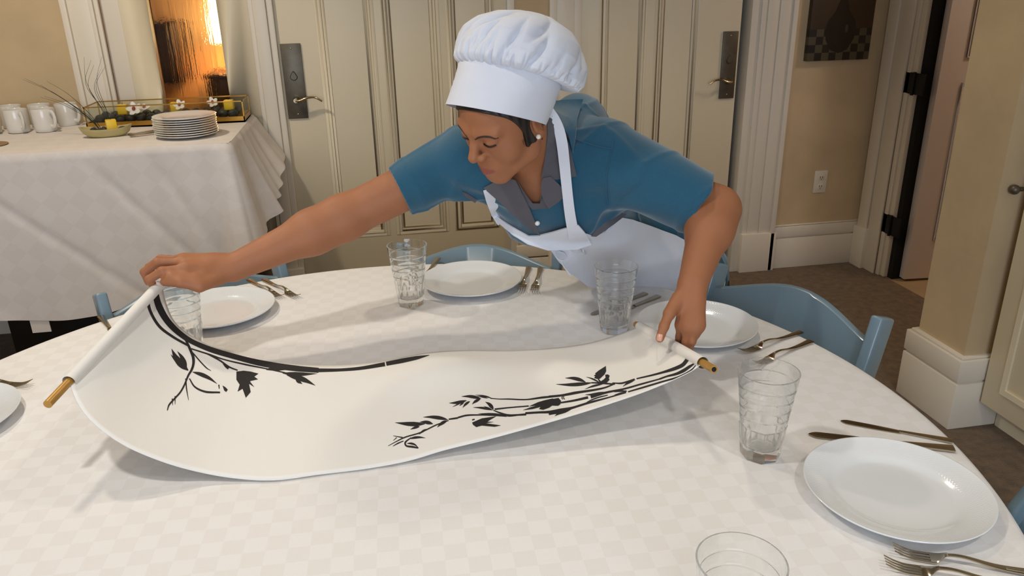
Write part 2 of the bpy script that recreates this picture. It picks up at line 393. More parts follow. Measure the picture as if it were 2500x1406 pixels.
# ---- door with a tall pane of rippled amber glass
gx0, gx1 = -.885, -.606
m = MB(); y = WY + .012
m.box((-1.0, y, 0), (gx0, y + .05, DOOR_H)); m.box((gx1, y, 0), (-.462, y + .05, DOOR_H))
m.box((gx0, y, 0), (gx1, y + .05, .78)); m.box((gx0, y, 2.0), (gx1, y + .05, DOOR_H))
d4 = m.obj('door_3', M_CREAM, bevel=.004); d4['kind'] = 'structure'
boxes('trim_10', M_TRIM, [((-1.075, WY + .022, 0), (-.995, WY + .1, DOOR_H))])
M_AMBER = bpy.data.materials.new('rippled_amber_glass'); M_AMBER.use_nodes = True
nt, b = nodes_of(M_AMBER); L = nt.links.new
b.inputs['Base Color'].default_value = (1, .88, .70, 1); b.inputs['Roughness'].default_value = .03; b.inputs['Transmission Weight'].default_value = 1; b.inputs['IOR'].default_value = 1.12
tc = nt.nodes.new('ShaderNodeTexCoord'); mp = nt.nodes.new('ShaderNodeMapping'); mp.inputs['Scale'].default_value = (80, 80, 4)
n1 = nt.nodes.new('ShaderNodeTexNoise'); n1.inputs['Scale'].default_value = 1; n1.inputs['Detail'].default_value = 2
mp2 = nt.nodes.new('ShaderNodeMapping'); mp2.inputs['Scale'].default_value = (130, 130, 90); n2 = nt.nodes.new('ShaderNodeTexNoise'); n2.inputs['Scale'].default_value = 1; n2.inputs['Detail'].default_value = 3
L(tc.outputs['Object'], mp.inputs[0]); L(mp.outputs[0], n1.inputs['Vector']); L(tc.outputs['Object'], mp2.inputs[0]); L(mp2.outputs[0], n2.inputs['Vector'])
ad = nt.nodes.new('ShaderNodeMath'); ad.operation = 'MULTIPLY_ADD'; ad.inputs[1].default_value = .3; L(n2.outputs['Fac'], ad.inputs[0]); L(n1.outputs['Fac'], ad.inputs[2])
bp = nt.nodes.new('ShaderNodeBump'); bp.inputs['Strength'].default_value = .8; bp.inputs['Distance'].default_value = .006
L(ad.outputs[0], bp.inputs['Height']); L(bp.outputs['Normal'], b.inputs['Normal'])
p = MB().box((gx0 - .005, y + .022, .77), (gx1 + .005, y + .028, 2.01)).obj('amber_glass_pane', M_AMBER, d4)
p['label'] = 'rippled amber glass pane'
# the warm hall beyond the glass
M_HALL = material('hall_paint', (214, 178, 132), .8)
M_DWOOD = material('dark_hall_wood', (58, 38, 22), .5, var=.2, var_scale=10)
boxes('wall_hall', M_HALL, [((-1.7, 4.75, -.1), (.1, 4.85, 2.7)), ((-1.75, 3.86, -.1), (-1.7, 4.85, 2.7)), ((.05, 3.86, -.1), (.1, 4.85, 2.7)), ((-1.75, 3.86, -.12), (.1, 4.85, -.1)), ((-1.75, 3.86, 2.7), (.1, 4.85, 2.75))])
t = tag(MB().box((-1.18, 4.42, 1.03), (-.955, 4.75, 1.33)).box((-1.17, 4.41, 1.04), (-.965, 4.42, 1.32)).obj('hall_wall_cabinet', M_DWOOD, bevel=.01), 'dark wall cabinet seen blurred through the left half of the amber glass', 'cabinet')
t = tag(MB().box((-.82, 4.4, 0), (-.40, 4.74, 1.045)).box((-.83, 4.39, 1.045), (-.39, 4.74, 1.07)).obj('hall_console', M_DWOOD, bevel=.01), 'low dark console seen blurred through the bottom right of the amber glass', 'console')
lamp = thing('hall_lamp', 'glowing lamp blurred through the top right of the amber glass', 'lamp', (-.68, 4.55, 1.07))
M_SHADE = material('lit_lamp_shade', (255, 214, 150), .6, emit=((255, 226, 170), 7))
MB().lathe([(0, 0), (.05, 0), (.05, .012), (.012, .02), (.012, .20), (0, .20)], 24).obj('lamp_base', M_BRASS, lamp, smooth=True)
MB().lathe([(.115, .15), (.095, .40), (.093, .40), (.113, .15)], 32).obj('lamp_shade', M_SHADE, lamp, smooth=True)
l = bpy.data.lights.new('hall_bulb', 'POINT'); l.energy = 6; l.color = (1, .76, .46); l.shadow_soft_size = .05
lo = bpy.data.objects.new('hall_bulb', l); COL.objects.link(lo); lo.location = (-.68, 4.55, 1.36)

# ---- side door standing open into the tiled hall (hinged at the far jamb)
leaf = MB(); lx0 = wx + .055
D3 = (wx + .06, 3.40, 0)
leaf.box((0, -.045, .012), (.80, 0, DOOR_H - .01))
for za, zb in ((.22, 1.0), (1.12, 1.95)):
    for q in ((.12, .14), (.66, .68)): leaf.box((q[0], -.055, za), (q[1], -.045, zb))
    leaf.box((.12, -.055, za), (.68, -.045, za + .02)); leaf.box((.12, -.055, zb - .02), (.68, -.045, zb))
d3 = leaf.obj('door_4', material('lilac_white_paint', (214, 204, 200), .45), bevel=.003); d3.location = D3; d3.rotation_euler = (0, 0, math.radians(-4)); d3['kind'] = 'structure'
boxes('wall_hall_far', M_TAN, [((4.5, 1.2, 0), (4.6, 4.2, CEIL)), ((wx + .14, 4.1, 0), (4.6, 4.2, CEIL)), ((wx + .14, 1.2, 0), (4.6, 1.3, CEIL)), ((wx + .1, 1.2, CEIL), (4.6, 4.2, CEIL + .1))])
boxes('hinge_gap_shade', M_DARK, [((wx + .02, 3.405, 0), (wx + .14, 3.445, DOOR_H))])  # black strip painting the shade between jamb and open leaf
for i, z in enumerate((.235, .945, 1.75)):
    h = MB().box((-.004, -.07, 0), (.004, .07, .10)).obj('door_hinge', M_BLACKM, bevel=.002)
    m = MB(); m.tube([(0, 0, -.004), (0, 0, .104)], .008, 10)
    h.location = (wx - .008, 3.435, z); 
    k = m.obj('hinge_pin', M_BLACKM, h, smooth=True); k.location = (-.006, 0, 0)
    tag(h, ['black door hinge near the floor on the side door', 'black door hinge at waist height on the side door', 'black door hinge high on the side door, above the frame'][i], 'hinge', 'black hinges of the side door')

l = bpy.data.lights.new('hall_fill_light', 'POINT'); l.energy = 26; l.color = (1, .88, .78); l.shadow_soft_size = .12  # added unseen fill that brightens the open door leaf
lo = bpy.data.objects.new('hall_fill_light', l); COL.objects.link(lo); lo.location = (3.6, 2.5, 2.45)
# ---- wall picture
M_PIC = material('dark_painting', (52, 44, 28), .5)
nt, b = nodes_of(M_PIC); L = nt.links.new
tc = nt.nodes.new('ShaderNodeTexCoord'); sp = nt.nodes.new('ShaderNodeSeparateXYZ'); L(tc.outputs['Object'], sp.inputs[0])
ck = nt.nodes.new('ShaderNodeTexChecker'); ck.inputs['Scale'].default_value = 26; ck.inputs['Color1'].default_value = s2l((80, 72, 52)) + (1,); ck.inputs['Color2'].default_value = s2l((34, 26, 16)) + (1,)
L(tc.outputs['Object'], ck.inputs['Vector'])
lt = nt.nodes.new('ShaderNodeMath'); lt.operation = 'LESS_THAN'; lt.inputs[1].default_value = .15; L(sp.outputs[2], lt.inputs[0])
mx = nt.nodes.new('ShaderNodeMix'); mx.data_type = 'RGBA'; L(lt.outputs[0], mx.inputs[0]); mx.inputs[6].default_value = s2l((58, 40, 18)) + (1,); L(ck.outputs['Color'], mx.inputs[7]); L(mx.outputs[2], b.inputs['Base Color'])
px0, px1 = 2.155, 2.492
pic = thing('wall_picture', 'dark still life picture of a bottle over a checked cloth, hung above the outlet', 'picture', (px0, WY, 1.093))
MB().box((0, -.032, 0), (px1 - px0, 0, .46)).obj('canvas', M_PIC, pic, bevel=.002)
prof = [(0, .035), (.045, .05), (.075, .10), (.082, .15), (.07, .19), (.035, .235), (.02, .28), (.016, .36), (0, .362)]
m = MB(); vs_ = [(.165 + x, -.0335, z) for x, z in prof] + [(.165 - x, -.0335, z) for x, z in reversed(prof[1:-1])]
m.add(vs_ + [(x, -.0325, z) for x, _, z in vs_], [tuple(range(len(vs_)))] + [(i, (i + 1) % len(vs_), (i + 1) % len(vs_) + len(vs_), i + len(vs_)) for i in range(len(vs_))])
k = m.obj('painted_bottle', material('painted_dark_bottle', (20, 15, 11), .4), pic); k['label'] = 'painted near-black round bottle'
m = MB(); m.sphere((.196, -.0335, .15), .02, 10, (.4, .04, 1)); m.obj('painted_highlight', material('painted_highlight', (58, 50, 42), .5), pic, smooth=True)

# ---- electric outlet
q = thing('wall_outlet', 'ivory electric outlet low on the tan wall right of the doors', 'outlet', (2.332, WY, .408))
MB().box((-.037, -.006, 0), (.037, 0, .12)).obj('cover_plate', M_PLASTIC, q, bevel=.003)
for dz in (.035, .083):
    s = MB().box((-.016, -.009, dz - .014), (.016, -.005, dz + .014)).obj('socket', M_PLASTIC, q, bevel=.003)
    MB().box((-.008, -.0095, dz - .004), (-.005, -.008, dz + .007)).box((.005, -.0095, dz - .004), (.008, -.008, dz + .007)).box((-.002, -.0095, dz - .011), (.002, -.008, dz - .007)).obj('slot', M_SLOT, s)

# ---- cabinet on the right
cxf = 1.985
cab = thing('storage_cabinet', 'cream painted cabinet with framed door at the right edge of the room', 'cabinet', (cxf, 1.1, 0))
def cb(lst): return [((a[0] - cxf, a[1] - 1.1, a[2]), (b_[0] - cxf, b_[1] - 1.1, b_[2])) for a, b_ in lst]
boxes('body', M_CREAM, cb([((cxf + .022, .1, .11), (2.59, 2.035, 2.3))]), cab, .003)
boxes('toe_kick', M_CREAM, cb([((2.07, .1, 0), (2.55, 2.035, .115))]), cab)
for a, b_ in ((1.30, 2.03), (.56, 1.29)):
    d = boxes('door', M_CREAM, cb([((cxf, a, .105), (cxf + .02, b_, 2.28))]), cab, .003)
    w_ = .075
    boxes('door_moulding', M_CREAM, cb([((cxf - .008, a + w_, .105 + w_), (cxf, a + w_ + .02, 2.2)), ((cxf - .008, b_ - w_ - .02, .105 + w_), (cxf, b_ - w_, 2.2)), ((cxf - .008, a + w_ + .02, .105 + w_), (cxf, b_ - w_ - .02, .105 + w_ + .02))]), d)
    if a > 1: 
        kq = atX((2477, 463), cxf - .03); kp = (-.03, kq[1] - 1.1, kq[2])
        m = MB(); m.tube([(kp[0] + .03, kp[1], kp[2]), (kp[0] + .012, kp[1], kp[2])], .007, 10); m.sphere(kp, .0155, 12)
        k = m.obj('knob', M_BRONZE, d, smooth=True)
# ================================================================== round table
TC = np.array([-.031, 1.128]); TR = .958; TZ = .75
tb = thing('dining_table', 'large round dining table under the white checked cloth', 'table', (TC[0], TC[1], 0))
MB().lathe([(0, TZ - .028), (TR - .012, TZ - .028), (TR - .008, TZ - .02), (TR - .008, TZ - .01), (TR - .012, TZ - .003), (0, TZ - .003)], 72).obj('tabletop', M_DWOOD, tb, smooth=True)
MB().lathe([(0, .02), (.32, .02), (.32, .05), (.07, .08), (.05, .2), (.05, TZ - .03), (0, TZ - .03)], 32).obj('pedestal', M_BLACKM, tb, smooth=True)
# cloth: flat top, rounded edge, hanging folds
V = []; UV = []; F = []; NA = 240
rings = [(r, 0, r) for r in np.linspace(0.02, TR - .02, 16)] + [(TR - .008, -.001, TR - .008), (TR, -.005, TR + .003), (TR + .004, -.014, TR + .012)] + [(TR + .006, -.014 - d, TR + .012 + d) for d in np.linspace(.02, .245, 12)]
for i in range(NA):
    a = 2 * math.pi * i / NA
    for j, (r, z, s) in enumerate(rings):
        d = max(0, -z - .014)
        w = d * .10 * (math.sin(a * 17 + 1.3 * math.sin(a * 5)) + .6 * math.sin(a * 29 + 2)) + d * .05
        rr = r + max(w, -.012 * min(1, d * 20)) 
        zz = TZ + z + (.0004 * math.sin(7 * a + 9 * r) if z == 0 else 0)
        V.append((TC[0] + rr * math.cos(a), TC[1] + rr * math.sin(a), zz)); UV.append((s * math.cos(a), s * math.sin(a)))
m_ = len(rings)
for i in range(NA):
    for j in range(m_ - 1):
        a, b = i * m_ + j, ((i + 1) % NA) * m_ + j; F.append((a, b, b + 1, a + 1))
F.append(tuple(i * m_ for i in range(NA))[::-1])
me = new_mesh('tablecloth', V, F)
ul = me.uv_layers.new(name='UVMap')
for lp in me.loops: ul.data[lp.index].uv = UV[lp.vertex_index]
tag(obj('tablecloth', me, M_CLOTH), 'white damask tablecloth with small checks spread over the round table', 'tablecloth')

# ---- place settings -------------------------------------------------
# plate
M_PLATE = material('white_dinner_plate', (224, 227, 229), .14, coat=.5)
nt, b = nodes_of(M_PLATE); L = nt.links.new
uvn = nt.nodes.new('ShaderNodeUVMap'); sp = nt.nodes.new('ShaderNodeSeparateXYZ'); L(uvn.outputs[0], sp.inputs[0])
def mth(op, a, b_=None, **k):
    n = nt.nodes.new('ShaderNodeMath'); n.operation = op
    for i, x in enumerate((a, b_)):
        if x is None: continue
        if isinstance(x, (int, float)): n.inputs[i].default_value = x
        else: L(x, n.inputs[i])
    return n.outputs[0]
su = mth('SINE', mth('MULTIPLY', sp.outputs[0], 2 * math.pi * 120)); sv = mth('SINE', mth('MULTIPLY', sp.outputs[1], 2 * math.pi / .0062))
weave = mth('MULTIPLY', su, sv)
rim = mth('MULTIPLY', mth('GREATER_THAN', sp.outputs[1], .0925), mth('LESS_THAN', sp.outputs[1], .1255))
bp = nt.nodes.new('ShaderNodeBump'); bp.inputs['Strength'].default_value = .10; bp.inputs['Distance'].default_value = .0012
L(mth('MULTIPLY', weave, rim), bp.inputs['Height']); L(bp.outputs['Normal'], b.inputs['Normal'])
def plate_mesh(R=.130):
    k = R / .13
    prof = [(0, .005), (.05, .0048), (.078, .0046), (.085, .0058), (.0905, .0090), (.097, .0118), (.110, .0155), (.122, .0190), (.1285, .0216), (.130, .0222), (.1304, .0212), (.1285, .0186),
            (.118, .0140), (.098, .0070), (.090, .0030), (.080, .0006), (.074, 0), (.070, .0012), (0, .0016)]
    n = 96; V = []; F = []; UVs = []
    for i in range(n + 1):
        a = 2 * math.pi * i / n
        for r, z in prof: V.append((r * k * math.cos(a), r * k * math.sin(a), z)); UVs.append((i / n, r))
    m = len(prof)
    for i in range(n):
        for j in range(m - 1): F.append((i * m + j, (i + 1) * m + j, (i + 1) * m + j + 1, i * m + j + 1))
    me = new_mesh('dinner_plate', V, F); ul = me.uv_layers.new(name='UVMap')
    for lp in me.loops: ul.data[lp.index].uv = UVs[lp.vertex_index]
    me.materials.append(M_PLATE); return me
PM = plate_mesh()
# fork: tip at local -X, handle end at +X (length .19)
def smooth_strip(mb, xs, ws, zs, th, n=7, crown=.25):
    """flat bar along X with width ws, height line zs, thickness th and a crowned top"""
    V = []; F = []
    m = len(xs)
    for x, w, z, t in zip(xs, ws, zs, th):
        for j in range(n):
            a = -1 + 2 * j / (n - 1); V.append((x, a * w / 2, z + t * (1 - crown * 4 * (abs(a) ** 2.5) * .25) ))
        for j in range(n):
            a = 1 - 2 * j / (n - 1); V.append((x, a * w / 2, z))
    q = 2 * n
    for i in range(m - 1):
        for j in range(q): F.append((i * q + j, i * q + (j + 1) % q, (i + 1) * q + (j + 1) % q, (i + 1) * q + j))
    F.append(tuple(range(q))[::-1]); F.append(tuple((m - 1) * q + j for j in range(q)))
    return mb.add(V, [f[::-1] for f in F])
def make_fork():
    hb = MB()
    xs = np.linspace(.048, .19, 22); u = (xs - .048) / .142
    ws = .0062 + .0118 * np.clip((u - .15) / .85, 0, 1) ** 1.3; ws[0] = .0075; ws[-1] *= .93
    zs = .0022 + .0105 * np.exp(-((u - .12) / .28) ** 2) + .001 * u
    smooth_strip(hb, xs, ws, zs, np.full(22, .0026))
    for k in (-1, 0, 1):      # ridges along the handle
        smooth_strip(hb, xs[12:-1], np.full(9, .0012), zs[12:-1] + .0024, np.full(9, .0006), 3)
        n0 = 9 * 6
        hb.v[-n0:] = [(x, y + k * .0036 * (x / .19), z) for x, y, z in hb.v[-n0:]]
    tb_ = MB()
    xb = np.array([.030, .034, .038, .043, .048, .052]); wb = np.array([.0235, .0238, .0222, .0165, .0095, .0072])
    zb = np.array([.0022, .0022, .003, .006, .0105, .0125])
    smooth_strip(tb_, xb, wb, zb, np.full(6, .0022))
    tines = []
    for k in range(4):
        tm = MB(); y0 = (-1.5 + k) * .0063
        xt = np.linspace(-.020, .0315, 12); w = np.interp(xt, [-.02, 0, .0315], [.0016, .0030, .0042])
        z = .0022 + .010 * np.clip((.012 - xt) / .032, 0, 1) ** 1.6
        smooth_strip(tm, xt, w, z, np.full(12, .0019), 5)
        tm.v = [(x, y + y0, zz) for x, y, zz in tm.v]; tines.append(tm)
    return hb, tb_, tines
FH, FB, FT = make_fork()
def make_knife():
    h = MB(); xs = np.linspace(.115, .215, 16); u = (xs - .115) / .1
    smooth_strip(h, xs, .009 + .009 * u ** 1.2, np.full(16, .0012) + .001 * u, .004 + 0 * u)
    b_ = MB(); xs = np.linspace(0, .118, 22); u = xs / .118
    w = .0095 + .0085 * np.sqrt(np.clip(1 - ((u - .25) / .8) ** 2, 0, 1)); w = np.minimum(w, .019 * np.sqrt(np.clip(u / .12, .03, 1)))
    smooth_strip(b_, xs, w, np.full(22, .0012), np.full(22, .0016))
    return h, b_
KH, KB = make_knife()
fork_proto = knife_proto = None
def put_fork(tip, direction, label, group, z=TZ):
    """tip = where the tines end, direction = angle from tip towards the handle"""
    global fork_proto
    p = (tip[0] + .02 * math.cos(direction), tip[1] + .02 * math.sin(direction), z)
    if fork_proto is None:
        t = thing('dinner_fork', label, 'fork', p, direction, group)
        FH.obj('handle', M_STEEL, t, smooth=True); FB.obj('neck', M_STEEL, t, smooth=True)
        for tm in FT: tm.obj('tine', M_STEEL, t, smooth=True)
        fork_proto = t
    else: t = copy_tree(fork_proto); t.location = p; t.rotation_euler = (0, 0, direction)
    t.scale = (.9,) * 3; tag(t, label, 'fork', group); return t
def put_knife(tip, direction, label, group, z=TZ, sc_=.9):
    global knife_proto
    p = (tip[0], tip[1], z)
    if knife_proto is None:
        t = thing('dinner_knife', label, 'knife', p, direction, group)
        KH.obj('handle', M_STEEL, t, smooth=True); KB.obj('blade', M_STEEL, t, smooth=True); knife_proto = t
    else: t = copy_tree(knife_proto); t.location = p; t.rotation_euler = (0, 0, direction)
    t.scale = (sc_,) * 3; tag(t, label, 'knife', group); return t
# tumbler: eight-sided heavy foot, flutes to mid height, rings above
def tumbler_mesh():
    NS = 64; RZ = (.060, .078, .095, .112, .130)
    def rad(z, a):
        r = .0300 + (.0475 - .0300) * (z / .152) ** 1.1
        f = max(0, min(1, (.078 - z) / .02))                       # facets fade out at mid height
        k = math.pi / 8; aa = ((a + k) % (2 * k)) - k
        r8 = r * math.cos(k) / math.cos(aa) * 1.045
        r = r * (1 - f) + r8 * f
        for zr in RZ: r -= .0006 * math.exp(-((z - zr) / .0012) ** 2)
        return r
    zs = sorted([0, .0015, .008, .016, .024] + list(np.linspace(.03, .152, 26)) + [q + e for q in RZ for e in (-.0024, -.0014, -.0008, 0, .0008, .0014, .0024)])
    zi = list(np.linspace(.1525, .017, 40))
    V = []; F = []; prof_n = len(zs) + len(zi) + 2
    for i in range(NS):
        a = 2 * math.pi * i / NS; c, s = math.cos(a), math.sin(a)
        V.append((0, 0, .0005))
        for z in zs:
            r = rad(z, a) - (.0015 if z == 0 else 0); V.append((r * c, r * s, z))
        for z in zi:
            r0 = .0300 + (.0475 - .0300) * (z / .152) ** 1.1 - .0022
            r = r0 if z > .026 else r0 * math.sqrt(max(0, 1 - ((.026 - z) / .0095) ** 2)) if z > .0166 else 0
            V.append((r * c, r * s, z))
        V.append((0, 0, .0166))
    for i in range(NS):
        for j in range(prof_n - 1):
            a, b_ = i * prof_n + j, ((i + 1) % NS) * prof_n + j; F.append((a, b_, b_ + 1, a + 1))
    me = new_mesh('water_tumbler', V, F); bm = bmesh.new(); bm.from_mesh(me); bmesh.ops.remove_doubles(bm, verts=bm.verts, dist=1e-6); bmesh.ops.dissolve_degenerate(bm, dist=1e-7, edges=bm.edges); bmesh.ops.recalc_face_normals(bm, faces=bm.faces); bm.to_mesh(me); bm.free()
    me.polygons.foreach_set('use_smooth', [True] * len(me.polygons))
    me.set_sharp_from_angle(angle=math.radians(30)); me.materials.append(M_GLASS); return me
GM = tumbler_mesh()
def glass_at(x, y, label, rz=.2):
    o = obj('water_tumbler', GM, None, None, (x, y, TZ)); o.rotation_euler = (0, 0, rz)
    return tag(o, label, 'drinking glass', 'clear faceted tumblers on the round table')
def plate_at(x, y, label):
    o = obj('dinner_plate', PM, None, None, (x, y, TZ)); return tag(o, label, 'plate', 'white dinner plates on the round table')
def rad_dir(deg): return math.radians(deg)
GF = 'forks on the round table'; GK = 'knives on the round table'
# far setting
plate_at(.224, 1.873, 'white dinner plate at the far side of the round table, beside two forks')
glass_at(.062, 1.778, 'clear tumbler left of the far white plate, in front of the cream door', .1)
put_fork((.336, 1.785), rad_dir(72), 'fork right beside the far dinner plate, inner of the two', GF)
put_fork((.366, 1.772), rad_dir(72), 'fork right of the far dinner plate, outer of the two nearest the apron', GF)
put_knife((.095, 1.915), rad_dir(71), 'knife hidden behind the left rim of the far dinner plate', GK)
put_knife((.04, 1.86), rad_dir(71), 'knife lying behind the far tumbler', GK)
# far left setting
plate_at(-.392, 1.818, 'white dinner plate at the far left, half under the reaching arm')
glass_at(-.428, 1.628, 'clear tumbler below the reaching hand, behind the lifted scroll', .5)
put_fork((-.252, 1.880), rad_dir(122), 'fork tucked beside the rim of the far left plate', GF)
put_fork((-.212, 1.872), rad_dir(122), 'fork right of the far left plate, outer of the two', GF)
put_knife((-.58, 1.69), rad_dir(118), 'knife handle poking out left of the raised scroll', GK)
# right setting behind the scroll
plate_at(.674, 1.478, 'white dinner plate under the hand holding the right scroll rod')
glass_at(.498, 1.520, 'clear tumbler in front of the white apron', .3)
put_fork((.712, 1.343), rad_dir(22), 'fork beside the right plate, nearer the plate of the two', GF)
put_fork((.712, 1.286), rad_dir(25), 'fork seen through the rim of the right tumbler', GF)
put_knife((.495, 1.588), rad_dir(30), 'knife behind the plate under the hand, nearer the plate', GK)
put_knife((.470, 1.612), rad_dir(30), 'knife behind the plate under the hand, farther from the plate', GK)
# nearest right setting
plate_at(.722, .852, 'large nearest white dinner plate at the lower right of the table')
glass_at(.581, .998, 'clear tumbler standing alone left of the nearest plate', 0)
put_knife((.765, 1.062), rad_dir(-35), 'knife beyond the nearest plate, blade tip clear of the rim', GK, sc_=.80)
put_knife((.688, 1.034), rad_dir(-24.5), 'knife beyond the nearest plate, partly under its rim', GK, sc_=1.04)
put_fork((.640, .742), rad_dir(-26), 'fork at the bottom right, upper of the two below the nearest plate', GF)
put_fork((.613, .722), rad_dir(-26), 'fork at the bottom right edge, lower of the two below the nearest plate', GF)
glass_at(.346, .606, 'clear tumbler cut off by the bottom edge of the photo', .2)
# left setting
plate_at(-.806, 1.385, 'white dinner plate cut off by the left edge of the photo')
put_fork((-.700, 1.516), rad_dir(164), 'fork at the left edge beside the cut-off plate', GF)

# ---- folding chairs -------------------------------------------------
def make_chair():
    t = thing('folding_chair', '', 'chair')
    W2 = .224
    def rail(name, pts, w, d, parent=t):
        # rectangular bar through pts, width along X, depth across
        m = MB(); V = []; F = []
        P = [np.array(p, float) for p in pts]
        for i, p in enumerate(P):
            tg = P[min(i + 1, len(P) - 1)] - P[max(i - 1, 0)]; tg /= np.linalg.norm(tg); nrm = np.cross(tg, [1, 0, 0]); nrm /= np.linalg.norm(nrm)
            for a, b_ in ((-1, -1), (1, -1), (1, 1), (-1, 1)): V.append(p + np.array([1, 0, 0]) * a * w / 2 + nrm * b_ * d / 2)
        for i in range(len(P) - 1):
            for j in range(4): F.append((i * 4 + j, i * 4 + (j + 1) % 4, i * 4 + 4 + (j + 1) % 4, i * 4 + 4 + j))
        F += [(0, 3, 2, 1), tuple((len(P) - 1) * 4 + j for j in range(4))]
        m.add(V, F); return m.obj(name, M_CHAIR, parent, bevel=.006, seg=3)
    # chair faces -Y (towards the table); back at +Y
    for s in (-1, 1):
        rail('back_post', [(s * W2, -.20, 0), (s * W2, -.04, .30), (s * W2, .085, .52), (s * W2, .155, .70), (s * W2, .185, .790)], .027, .060)
        rail('rear_leg', [(s * (W2 - .03), .28, 0), (s * (W2 - .03), .06, .27), (s * (W2 - .03), -.10, .44)], .02, .036)
    # crest board: arched top, slight curve
    V = []; F = []; n = 28
    for i in range(n + 1):
        u = -1 + 2 * i / n; x = u * (W2 - .012)
        yb = .03 * (1 - u * u)
        top = .735 + .047 * math.cos(u * math.pi / 2) ** 1.4; bot = .56 + .0 * u
        for z, dy in ((bot, -.009), (top - .004, -.009), (top, -.004), (top, .004), (top - .004, .009), (bot, .009)):
            k = (z - .52) / .265
            V.append((x, .085 + .10 * k + yb + dy, z))
    for i in range(n):
        for j in range(6): F.append((i * 6 + j, i * 6 + (j + 1) % 6, i * 6 + 6 + (j + 1) % 6, i * 6 + 6 + j))
    F += [tuple(range(6))[::-1], tuple(n * 6 + j for j in range(6))]
    MB().add(V, [f[::-1] for f in F]).obj('back_board', M_CHAIR, t, smooth=True)
    MB().prism([(-.20, -.19), (.20, -.19), (.192, .17), (-.192, .17)], .425, .455).obj('seat', M_CHAIR, t, bevel=.008, seg=3)
    MB().tube([(-W2, -.12, .15), (W2, -.12, .15)], .011, 10).obj('stretcher', M_CHAIR, t, smooth=True)
    MB().tube([(-W2 + .03, .19, .12), (W2 - .03, .19, .12)], .011, 10).obj('stretcher', M_CHAIR, t, smooth=True)
    return t
CH0 = make_chair()
CH = [((.962, 1.578), 25.5, 'blue-grey folding chair at the right, behind the plate under her hand'),
      ((.275, 2.085), 71.5, 'blue-grey folding chair at the far side behind the far plate'),
      ((-.488, 2.03), 117, 'blue-grey folding chair at the far left, below the raised hand'),
      ((1.01, .68), -22, 'blue-grey folding chair at the right edge beside the nearest plate')]
for i, ((x, y), deg, lab) in enumerate(CH):
    o = CH0 if i == 0 else copy_tree(CH0)
    a = math.radians(deg)
    # the given point is the middle of the back at .78 m; the chair faces the table centre
    o.location = (x - .19 * math.cos(a), y - .19 * math.sin(a), 0); o.rotation_euler = (0, 0, a - math.pi / 2)
    tag(o, lab, 'chair', 'blue-grey folding chairs round the table')
# ================================================================== buffet by the wall
BX0, BX1, BY0, BY1, BZ = -2.75, -.508, 2.965, 3.665, .955
bt = thing('buffet_table', 'folding buffet table with black legs under the long diamond cloth', 'table', (-1.6, 3.3, 0))
MB().box((BX0 + 1.6 + .01, BY0 - 3.3 + .01, BZ - .035), (BX1 + 1.6 - .01, BY1 - 3.3 - .005, BZ - .004)).obj('tabletop', M_DWOOD, bt, bevel=.004)
for x in (-2.6, -.60):
    for y in (3.06, 3.56):
        m = MB(); m.tube([(x + 1.6, y - 3.3, 0), (x + 1.6, y - 3.3, BZ - .035)], .0135, 10); m.tube([(x + 1.6, y - 3.3, .58), (x + 1.6, y - 3.3, .70)], .018, 10)
        m.obj('leg', M_BLACKM, bt, smooth=True)
MB().tube([(-2.6 + 1.6, -.24, .3), (-2.6 + 1.6, .26, .3)], .01, 8).obj('leg_brace', M_BLACKM, bt, smooth=True)
MB().tube([(1.0, -.24, .3), (1.0, .26, .3)], .01, 8).obj('leg_brace', M_BLACKM, bt, smooth=True)
# cloth
path = []   # (x, y, nx, ny, s)
s = 0; rr = .03
for x in np.linspace(BX0, BX1 - rr, 130): path.append((x, BY0, 0, -1))
for a in np.linspace(-90, 0, 14)[1:]:
    a = math.radians(a); path.append((BX1 - rr + rr * math.cos(a), BY0 + rr + rr * math.sin(a), math.cos(a), math.sin(a)))
for y in np.linspace(BY0 + rr, BY1, 46)[1:]: path.append((BX1, y, 1, 0))
path = np.array(path); sl = np.r_[0, np.cumsum(np.hypot(*np.diff(path[:, :2], axis=0).T))]
NV = 44; V = []; UVs = []; F = []
sc_front = np.argmax(path[:, 0] > BX1 - rr - 1e-6)
s_corner = sl[sc_front + 6]
for (x, y, nx, ny), s in zip(path, sl):
    ds = s - s_corner                                    # signed run from the corner
    if ds < 0: hem = .345 + .20 * max(0, 1 + ds / .55) ** 1.6
    else: hem = .545 + .22 * min(1, ds / .55)
    hem += .012 * math.sin(s * 11)
    corner = math.exp(-(ds / .09) ** 2)
    for k in range(NV + 1):
        v = k / NV
        drop = (BZ - hem) * v
        fold = .020 * math.sin(ds * 36 + .8) * math.exp(-abs(ds) / .30) + .026 * math.sin(ds * 58 + 2.2) * math.exp(-abs(ds - .22) / .18) * (ds > -.1)
        fold += .008 * math.sin(s * 5.1) + .005 * math.sin(s * 9 + drop * 6)
        crease = -.008 * math.exp(-((s - 1.0 + drop * .7 - .3) / .018) ** 2) - .006 * math.exp(-((s - 1.95 - drop * .5) / .014) ** 2) - .006 * math.exp(-((s - 1.25 - drop * 1.1) / .02) ** 2) - .007 * math.exp(-((s - 1.72 - drop * .8) / .016) ** 2) + .006 * math.exp(-((s - .75 - drop * 1.0) / .03) ** 2)
        side = .10 * max(0, min(1, (ds + .03) / .2)) * v ** 1.1 
        front = .012 * v if ds < 0 else 0
        off = .004 + fold * v ** .8 * (1 if v < 1 else 1) + crease * min(1, v * 4) + .05 * corner * v + side * (1 if nx > .3 else nx) + front
        e = min(1, drop / .012)
        V.append((x + nx * (off * e + .003 * e), y + ny * (off * e + .003 * e), BZ + .003 - (drop if drop > .0 else 0) - .003 * e)); UVs.append((s, -drop))
